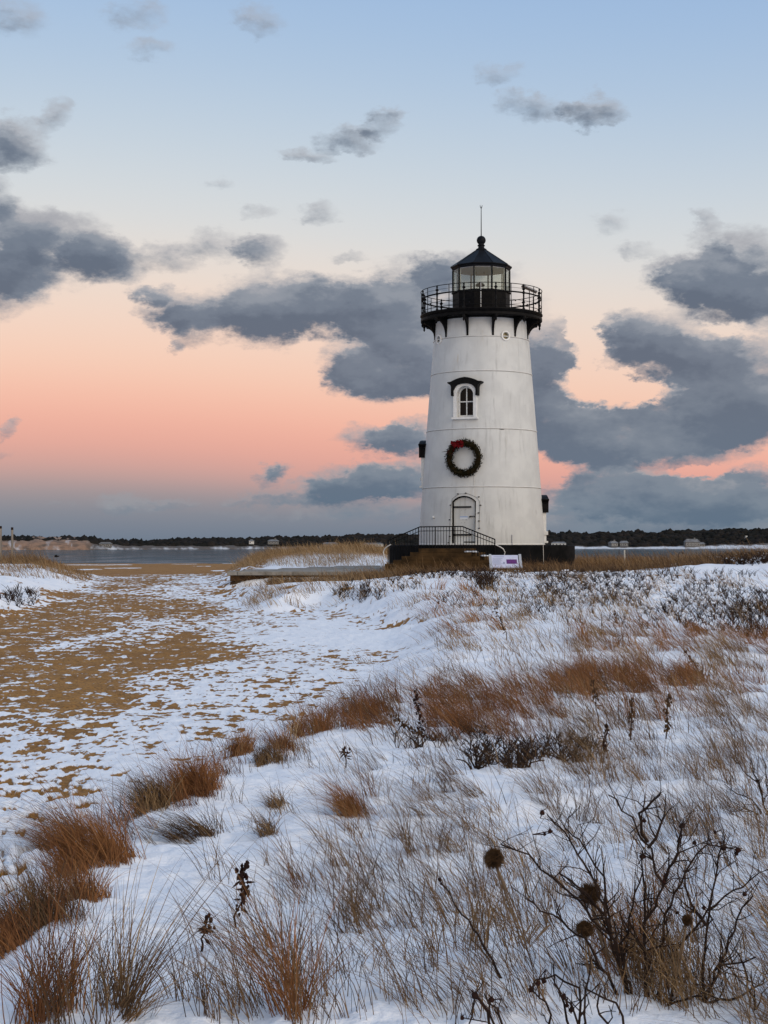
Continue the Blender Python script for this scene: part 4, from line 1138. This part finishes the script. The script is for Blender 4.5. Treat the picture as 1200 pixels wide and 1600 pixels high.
tag(farg.build('dune_grass', M['straw']), 'brown dune grass round the plinth and along the water', 'grass', kind='stuff')

# tussocks one can point at
TUS = [
 (150,1352,58,26,1500,.30,.42,(-.55,.25),'biggest rust brown grass tussock, bent over on the path edge'),
 (112,1318,46,16,650,.25,.12,(-.85,.2),'dark flattened grass tussock just behind the biggest rust tussock'),
 (130,1405,28,12,420,.17,.40,(-.3,.1),'small rust tussock in front of the biggest rust tussock'),
 (300,1238,40,18,1100,.25,.45,(-.25,.1),'tall rust brown tussock in the row along the path edge'),
 (240,1262,40,16,800,.22,.28,(-.35,.1),'dark brown tussock between the tall rust tussock and the biggest one'),
 (305,1310,34,12,420,.20,.12,(-.9,.1),'dark low tussock leaning over a snow hump right of the biggest rust tussock'),
 (382,1178,17,9,420,.17,.50,(-.1,.1),'small round orange brown tussock beside the path snow'),
 (425,1190,26,10,420,.16,.22,(-.1,.1),'grey brown tussock next to the small round orange one'),
 (487,1148,30,10,800,.22,.45,(-.2,.1),'rust tussock at the far end of the row along the path edge'),
 (445,1172,24,9,420,.18,.35,(-.2,.1),'brown tussock just left of the far end of the path edge row'),
 (40,1465,36,16,420,.20,.22,(-.3,.1),'grey brown tussock at the left edge of the photo'),
 (15,1490,26,16,420,.20,.40,(-.3,.1),'rust tussock cut by the left edge of the photo, below the grey one'),
 (75,1445,26,12,300,.20,.18,(-.2,.1),'thin grey tussock in front of the smooth snow at left'),
 (556,1272,20,10,420,.20,.50,(-.6,.1),'orange brown tussock alone in the snow of the middle foreground'),
 (425,1305,14,6,200,.13,.30,(-.5,.1),'very small dark tussock alone on the smooth snow'),
 (430,1265,16,6,170,.13,.30,(-.6,.1),'pair of small thin tufts above the very small dark tussock'),
 (75,1590,36,14,230,.34,.35,(-.2,.1),'brown tussock at the bottom left corner of the photo'),
 (185,1600,22,10,170,.36,.15,(.05,.1),'tall thin dark tussock at the bottom edge, left part of the photo'),
 (450,1585,40,14,130,.36,.40,(-.2,.1),'tall brown tussock at the bottom edge, right of the knobbly dead seed stalk'),
]
for cx, cy, rx, ry, n_, h, tint, lean, lab in TUS:
    X, Y, ok = unproject(np.array([cx]), np.array([cy])); g = gz(X[0], Y[0])
    t = thing('grass_tussock', lab, 'grass tussock', (X[0], Y[0], g), 0, 'grass tussocks in the snow')
    sx = rx/F*Y[0]*.62
    nw = max(6, n_//26); n_ = int(n_*.95)
    ox = rng.uniform(-1.5, 1.5, nw)*sx; oy = rng.normal(0, .22*sx+.04, nw)+ox*.25
    grp = rng.integers(0, nw, n_)
    x = X[0]+ox[grp]+rng.normal(0, .022, n_); y = Y[0]+oy[grp]+rng.normal(0, .022, n_)
    G = Grass()
    z = full_h(x, y)[0]
    hh_ = h*.66*(1.12-.35*(np.abs(ox[grp])/max(1.5*sx, .01))**2)
    G.blades(x, y, hh_, tint+.08, .0031, (lean[0], lean[1]), .14, z=z-.01, grp=grp)
    G.build('blades', M['rust' if tint >= .35 else 'straw'], t, (X[0], Y[0], g))['kind'] = 'stuff'

# ------------------------------------------------------------------ twiggy scrub on the snowy slopes
def scrub(name, regs, label, snow=False):
    m_ = MB()
    for cx, cy, rx, ry, cnt, hh in regs:
        px, py = ell(cx, cy, rx, ry, cnt)
        X, Y, ok = unproject(px, py)
        for x, y in zip(X[ok], Y[ok]):
            z = gz(x, y)
            if snow:
                r_ = random.uniform(.018,.045)
                m_.ball((x, y, z+random.uniform(.02,.5)*hh), r_, (1.3,1,.7), 4, 6, .25); continue
            for k in range(random.randint(3, 5)):
                a = random.uniform(0, 6.28); l = hh*random.uniform(.5, 1.3); sp_ = random.uniform(.2,1.3)
                p0 = Vector((x, y, z-.03)); p1 = p0+Vector((math.cos(a)*sp_*.5-.1, math.sin(a)*sp_*.5, .9))*l*.55
                p2 = p1+Vector((math.cos(a+random.gauss(0,.7))*sp_-.1, math.sin(a)*sp_, .8))*l*.5
                r0 = (.0026+.00009*y)
                m_.tube([p0,p1,p2], [r0*1.3,r0,r0*.5], 3, False)
                if random.random() < .7:
                    p3 = p1+Vector((random.gauss(0,.5),random.gauss(0,.4),.6))*l*.4
                    m_.tube([p1,p3], [r0*.8,r0*.4], 3, False)
    tag(m_.build(name, M['snowbit'] if snow else M['twig'], None, 180 if snow else None), label, 'snow' if snow else 'scrub', kind='stuff')
scrub('low_scrub', [(930,918,95,24,220,.20),(1120,950,90,40,210,.18),(690,897,75,8,120,.22),(600,915,60,14,60,.2),(900,900,280,10,200,.26),(1160,876,60,9,420,.36),(790,1185,55,18,70,.13),(880,1180,60,16,50,.13),
                    (1000,940,200,45,180,.24),(840,930,180,30,130,.22),(760,915,14,10,40,.5),(560,930,40,10,40,.25),(30,935,32,14,60,.25),(700,1160,90,16,30,.14),(1180,970,40,30,80,.3)], 'dark leafless low scrub twigs poking out of the snowy slope')
scrub('snow_clumps', [(1160,874,60,9,900,.42),(930,918,110,24,500,.2),(1100,940,120,40,380,.18),(760,900,180,9,220,.18),(1000,905,200,12,260,.18)], 'small clumps of snow caught in the low scrub', True)

# ------------------------------------------------------------------ rose bushes, dead stalks, seed heads
def hip_mesh(m_, c, r, upv):
    c = Vector(c); r = r*.74; m_.ball(c, r, (1,1,.9), 5, 7, .3)
    for k in range(5):
        a = 2*math.pi*k/5+random.random()
        d = (upv*1.0+Vector((math.cos(a),math.sin(a),random.uniform(-.2,.5)))*.9).normalized()
        s_ = d.orthogonal().normalized()*r*.22
        b = c+upv*r*.6
        m_.tri(b-s_, b+s_, b+d*r*random.uniform(1.6,3.2))
def bush(name, lab, cat, stems, Yb, hips, r0=.006, twigs=5, group=None, seed=1, tw=(.05,.13)):
    """stems: polylines seen at about the distance Yb; each gets its own depth and grows side twigs"""
    rr = random.Random(seed)
    b0 = stems[0][0]; base = W(b0[0], b0[1], Yb); g = gz(base.x, Yb)
    t = thing(name, lab, cat, (base.x, Yb, g), 0, group)
    org = Vector((base.x, Yb, g))
    m_ = MB(); ends = []
    for st in stems:
        dep = rr.uniform(-.22,.22); pts = []
        for k, (px, py) in enumerate(st):
            f = k/(len(st)-1)
            p = W(px, py, Yb+dep*f)
            pts.append(p-org)
        if st[0][1] >= b0[1]-70: pts[0].z = min(pts[0].z, -.02)
        # wiggle between the given points
        fine = []
        for a, b in zip(pts[:-1], pts[1:]):
            L_ = (b-a).length; ns = max(2, int(L_/.035))
            for j in range(ns):
                q = a.lerp(b, j/ns)
                if fine: q += Vector((rr.gauss(0,.0045),rr.gauss(0,.006),rr.gauss(0,.0045)))
                fine.append(q)
        fine.append(pts[-1])
        nf = len(fine); rad = [r0*(1-.62*j/nf) for j in range(nf)]
        m_.tube(fine, rad, 5)
        for k in range(int(twigs*nf/12)):
            j = rr.randint(nf//4, nf-1); d0 = (fine[min(j+1,nf-1)]-fine[max(j-1,0)]).normalized()
            q = fine[j]; dv = (d0*.55+Vector((rr.gauss(0,.7),rr.gauss(0,.6),abs(rr.gauss(.25,.4))))).normalized()
            tp = [q]; l = rr.uniform(*tw)
            for s_ in range(3):
                dv = (dv+Vector((rr.gauss(0,.3),rr.gauss(0,.3),rr.gauss(.05,.25)))).normalized()
                q = q+dv*l/3; tp.append(q)
            m_.tube(tp, [rad[j]*.62,rad[j]*.5,rad[j]*.42,rad[j]*.3], 4); ends.append((tp[-1], dv))
            if rr.random() < .5:
                q = tp[2]; dv2 = (dv+Vector((rr.gauss(0,.7),rr.gauss(0,.6),rr.gauss(.1,.4)))).normalized()
                m_.tube([q, q+dv2*l*.25, q+dv2*l*.45+Vector((0,0,.006))], [rad[j]*.42,rad[j]*.34,rad[j]*.24], 4)
    m_.build('stems', M['twig'], t)
    for px, py, r_ in hips:
        h_ = MB(); p = W(px, py, Yb+rr.uniform(-.05,.05))-org
        hip_mesh(h_, p, r_/F*Yb, Vector((rr.uniform(-.3,.3),rr.uniform(-.3,.3),1)).normalized())
        near_ = min(ends, key=lambda e: (e[0]-p).length)[0] if ends else p
        if .01 < (near_-p).length < .12: h_.tube([near_, p], [.0018,.0016], 4)
        h_.build('rose_hip', M['hip'], t, 60)
    return t
c7 = lambda L_: [(740+x/2.609, 1200+y/2.609) for x, y in L_]
X0, Y0, ok0 = unproject(np.array([1010.]), np.array([1560.])); YB = float(Y0[0])
bush('rose_bush', 'large leafless rose bush with shrivelled hips in the right foreground', 'bush', [c7(s_) for s_ in (
  [(720,940),(690,640),(770,480),(710,330),(640,210),(550,110)], [(640,930),(600,800),(530,560),(430,340),(300,190)], [(650,920),(580,720),(390,510),(220,350),(110,310)],
  [(710,300),(670,190),(760,110)], [(712,325),(770,240),(755,200)], [(760,850),(780,600),(880,390),(960,320),(1060,330)], [(930,980),(950,650),(1000,350),(1015,320)],
  [(935,900),(1090,570),(1140,520)], [(800,840),(820,760),(960,580),(1160,430)], [(600,790),(480,720),(390,650),(210,530)], [(930,960),(1080,930),(1180,880)], [(935,850),(1000,810),(1150,770)],
  [(620,900),(560,660),(530,440),(430,300),(370,240)], [(700,860),(700,700),(690,340)], [(640,900),(600,720),(640,610),(690,420)], [(1160,1040),(1120,900),(1090,780)], [(700,950),(830,960),(930,930)],
  [(770,480),(830,350),(850,240)], [(560,650),(500,560),(420,480),(350,430)], [(950,640),(880,540),(860,430)])], YB,
  [(740+x/2.609, 1200+y/2.609, r_) for x, y, r_ in ((280,182,5.5),(312,258,5),(290,270,4),(690,360,6.5),(695,215,4.5),(850,235,6.5),(838,295,5),(900,305,4.5),(1018,325,6.5),(1078,335,6),(1070,350,4.5),(1105,515,5),(938,570,5),(775,465,4.5),(985,262,4),(830,590,4),(780,440,4))],
  r0=.0054, twigs=12, seed=3)
bush('rose_bush', 'small rose bush with several hips at the bottom edge, left of the large bush', 'bush', [c7(s_) for s_ in (
  [(430,1050),(430,900),(330,850),(260,860),(235,905)], [(420,1050),(360,960),(330,880),(325,800)], [(330,1050),(290,960),(235,900)], [(440,1040),(400,960),(370,930)], [(440,1000),(460,870),(480,760)],
  [(620,1060),(580,960),(470,900),(440,860)], [(560,1040),(500,960),(520,900)])], YB-.35,
  [(740+x/2.609, 1200+y/2.609, r_) for x, y, r_ in ((235,903,6),(285,868,6),(262,880,5),(368,932,6),(400,985,7),(380,968,5))], r0=.0045, twigs=4, seed=9, tw=(.03,.08))
bush('rose_bush', 'low rose shoots with two dark hips at the bottom edge, below the long leaning stalk', 'bush', [[(770,1600),(760,1575),(745,1552),(738,1575),(733,1600)],[(800,1600),(775,1575),(757,1553)],[(790,1610),(768,1585),(766,1562)]], YB-.45,
  [(742,1556,8),(768,1562,6.5),(722,1590,5)], r0=.005, twigs=3, seed=12, tw=(.03,.07))
bush('rose_bush', 'dark rose bush cut by the right edge of the photo, above the large bush', 'bush', [[(1190,1262),(1175,1250),(1150,1240),(1132,1225)],[(1200,1270),(1190,1240),(1180,1210),(1172,1185)],[(1205,1270),(1198,1230),(1195,1190)],[(1190,1262),(1165,1262),(1140,1268)],[(1210,1290),(1180,1275),(1150,1262)],[(1200,1250),(1185,1225),(1160,1205),(1150,1190)]], float(unproject(np.array([1190.]), np.array([1275.]))[1][0]),
  [(1172,1292,5),(1183,1220,3.5)], r0=.005, twigs=8, seed=15)
for (bx, by), lab, sd_ in (((745,1200),'low dark twiggy bush with a brown tuft inside in the middle of the dune',21),((815,1198),'low dark twiggy bush just right of the one with the brown tuft',22),((878,1190),'low dark twiggy bush on the snow, third in its row',23)):
    Yq = float(unproject(np.array([bx*1.]), np.array([by*1.]))[1][0]); rr = random.Random(sd_)
    bush('twiggy_bush', lab, 'bush', [[(bx+rr.uniform(-6,6), by), (bx+dx*.5+rr.uniform(-4,4), by-h_*.6), (bx+dx, by-h_)] for dx, h_ in ((-32,14),(-20,28),(-5,34),(12,30),(26,20),(36,10),(4,22))], Yq, [], r0=.0075, twigs=5, seed=sd_, tw=(.08,.18))
# lone leaning stalk with a hip at its tip
t = bush('leaning_stalk', 'long thorny stalk leaning left with a single hip at its tip, bottom middle', 'dead plant', [[(788,1545),(770,1500),(740,1450),(712,1412),(690,1380)]], YB+.1, [(687,1375,5),(690,1381,3.5)], r0=.005, twigs=1.2, seed=31, tw=(.01,.02))
def stalk(lab, foot, top, heads=18, r_=.0045, dens=1.0, seed=0, dark=True, leaf=True, spread=.5):
    rr = random.Random(seed); X, Y, ok = unproject(np.array([float(foot[0])]), np.array([float(foot[1])]))
    Y = float(Y[0]); b = W(foot[0], foot[1], Y); g = gz(b.x, Y); tp = W(top[0], top[1], Y)-Vector((b.x, Y, g))
    t = thing('seed_stalk', lab, 'dead plant', (b.x, Y, g), 0, 'dead seed stalks in the snow')
    k_ = max(1, Y/9)
    pts = [Vector((0,0,-.03))]
    for k in range(1, 6):
        f = k/5; pts.append(Vector((tp.x*f**1.3+rr.gauss(0,.008), rr.gauss(0,.015), tp.z*f)))
    MB().tube(pts, [r_*k_**.5*(1-.1*k) for k in range(6)], 5).build('stem', M['twig'], t)
    m_ = MB()
    for k in range(heads):
        f = 1-spread*rr.random()**1.2; i = min(4, int(f*5)); p = pts[i].lerp(pts[i+1], f*5-i)
        q = p+Vector((rr.gauss(0,.0085*k_**.7),rr.gauss(0,.010),rr.gauss(0,.012)))
        m_.ball(q, rr.uniform(.004,.0085)*k_**.55, (1,1,1.4), 4, 5, .3)
    if leaf:
        for k in range(8):
            f = rr.uniform(.25,.9); i = min(4, int(f*5)); p = pts[i].lerp(pts[i+1], f*5-i)
            d = Vector((rr.gauss(0,1),rr.gauss(0,1),rr.gauss(-.3,.5))).normalized()*rr.uniform(.03,.06)*k_**.6; s_ = d.orthogonal().normalized()*.006*k_**.6
            m_.tri(p, p+d*.5-s_, p+d, p+d*.5+s_)
    m_.build('seed_head', M['hip' if k_ < 1.3 else 'seed'], t)['kind'] = 'stuff'
for lab, f_, t_, hd_, sp_ in (
  ('upright dark seed stalk with a knobbly top in the left foreground', (370,1452), (383,1350), 60, .75),
  ('short dark stalk with broken seed tuft beside the upright knobbly one', (312,1500), (327,1436), 16, .4),
  ('bent dark seed stalk with leafy top beside the snowy path', (660,1165), (650,1078), 40, .8),
  ('thick dark seed stalk lying over to the left among rust grass', (668,1160), (606,1116), 50, .8),
  ('short black seed stalk standing alone near the tussock row', (540,1200), (536,1168), 16, .4),
  ('dark seed stalk in front of the small rust drift, right of the tower', (935,1135), (925,1062), 20, .5),
  ('straight brown seed stalk, second in the line right of the tower', (985,1160), (987,1092), 40, .95),
  ('tall seed stalk with hanging dry leaves, third in the line right of the tower', (1040,1155), (1044,1086), 50, .95),
  ('leafy brown seed stalk in front of the line of three', (942,1190), (948,1132), 36, .95),
  ('dark stalk with drooping tip leaning through straw grass at far right', (1092,1050), (1072,1018), 10, .4),
  ('lone crooked stalk on the snowy slope below the scrub', (960,980), (962,957), 8, .9),
  ('dark stalk rising among grass just right of the middle of the dune', (792,1000), (772,950), 14, .7)):
    stalk(lab, f_, t_, hd_, seed=hash(f_) % 1000, spread=sp_)
def seedhead(lab, c, r_px, foot, seed):
    rr = random.Random(seed); Yq = YB+rr.uniform(-.1,.1)
    b = W(foot[0], foot[1], Yq); g = min(gz(b.x, Yq), b.z); h0 = W(c[0], c[1], Yq)-Vector((b.x, Yq, g)); R = r_px/F*Yq
    t = thing('fluffy_seed_head', lab, 'dead plant', (b.x, Yq, g), 0, 'fluffy seed heads round the rose bush')
    for k in range(5):
        o = Vector((rr.gauss(0,.012), rr.gauss(0,.012), 0))
        MB().tube([o*1.5+Vector((0,0,(b.z-g) if b.z-g > .05 else -.02)), h0*.35+o+Vector((0,0,.01)), h0*.7+o*.6, h0], [.0028,.0025,.0022,.002], 4).build('stem', M['straw_stem'], t)
    m_ = MB(); m_.ball(h0, R*.66, (1.05,1,.9), 7, 10, .22); m_.build('core', M['seed'], t)
    fz = MB()
    hv_ = [Vector((rr.gauss(0,1),rr.gauss(0,1),rr.gauss(0,1))).normalized() for _ in range(7)]; ha = [rr.uniform(-.22,.30) for _ in hv_]
    for k in range(1300):
        d = Vector((rr.gauss(0,1),rr.gauss(0,1),rr.gauss(0,1))).normalized(); l = R*(rr.uniform(.86,1.10)+sum(a_*max(0, d.dot(v_))**4 for v_, a_ in zip(hv_, ha)))
        dd = (d+Vector((rr.gauss(0,.25),rr.gauss(0,.25),rr.gauss(0,.25)))).normalized(); s_ = dd.orthogonal().normalized()*.0012
        p = h0+d*R*.55; q = h0+d*R*.55+dd*(l-R*.55)*1.1
        fz.tri(p-s_, p+s_, q)
    fz.build('fluff', M['seed'], t)['kind'] = 'stuff'
seedhead('largest round dark fluffy seed head, standing left of the large rose bush', (772,1342), 18, (842,1446), 1)
seedhead('brown fluffy seed head in front of the upper stems of the rose bush', (921,1398), 18, (960,1500), 2)
seedhead('brown fluffy seed head low on the left side of the rose bush', (914,1451), 14.5, (930,1520), 3)
seedhead('small pale brown fluffy seed head on the right side of the rose bush', (1073,1438), 8, (1045,1500), 4)
print('tris', sum(sum(len(p.vertices)-2 for p in o.data.polygons) if len(o.data.polygons) < 3000 else len(o.data.polygons)*2 for o in SC.objects if o.type == 'MESH'))
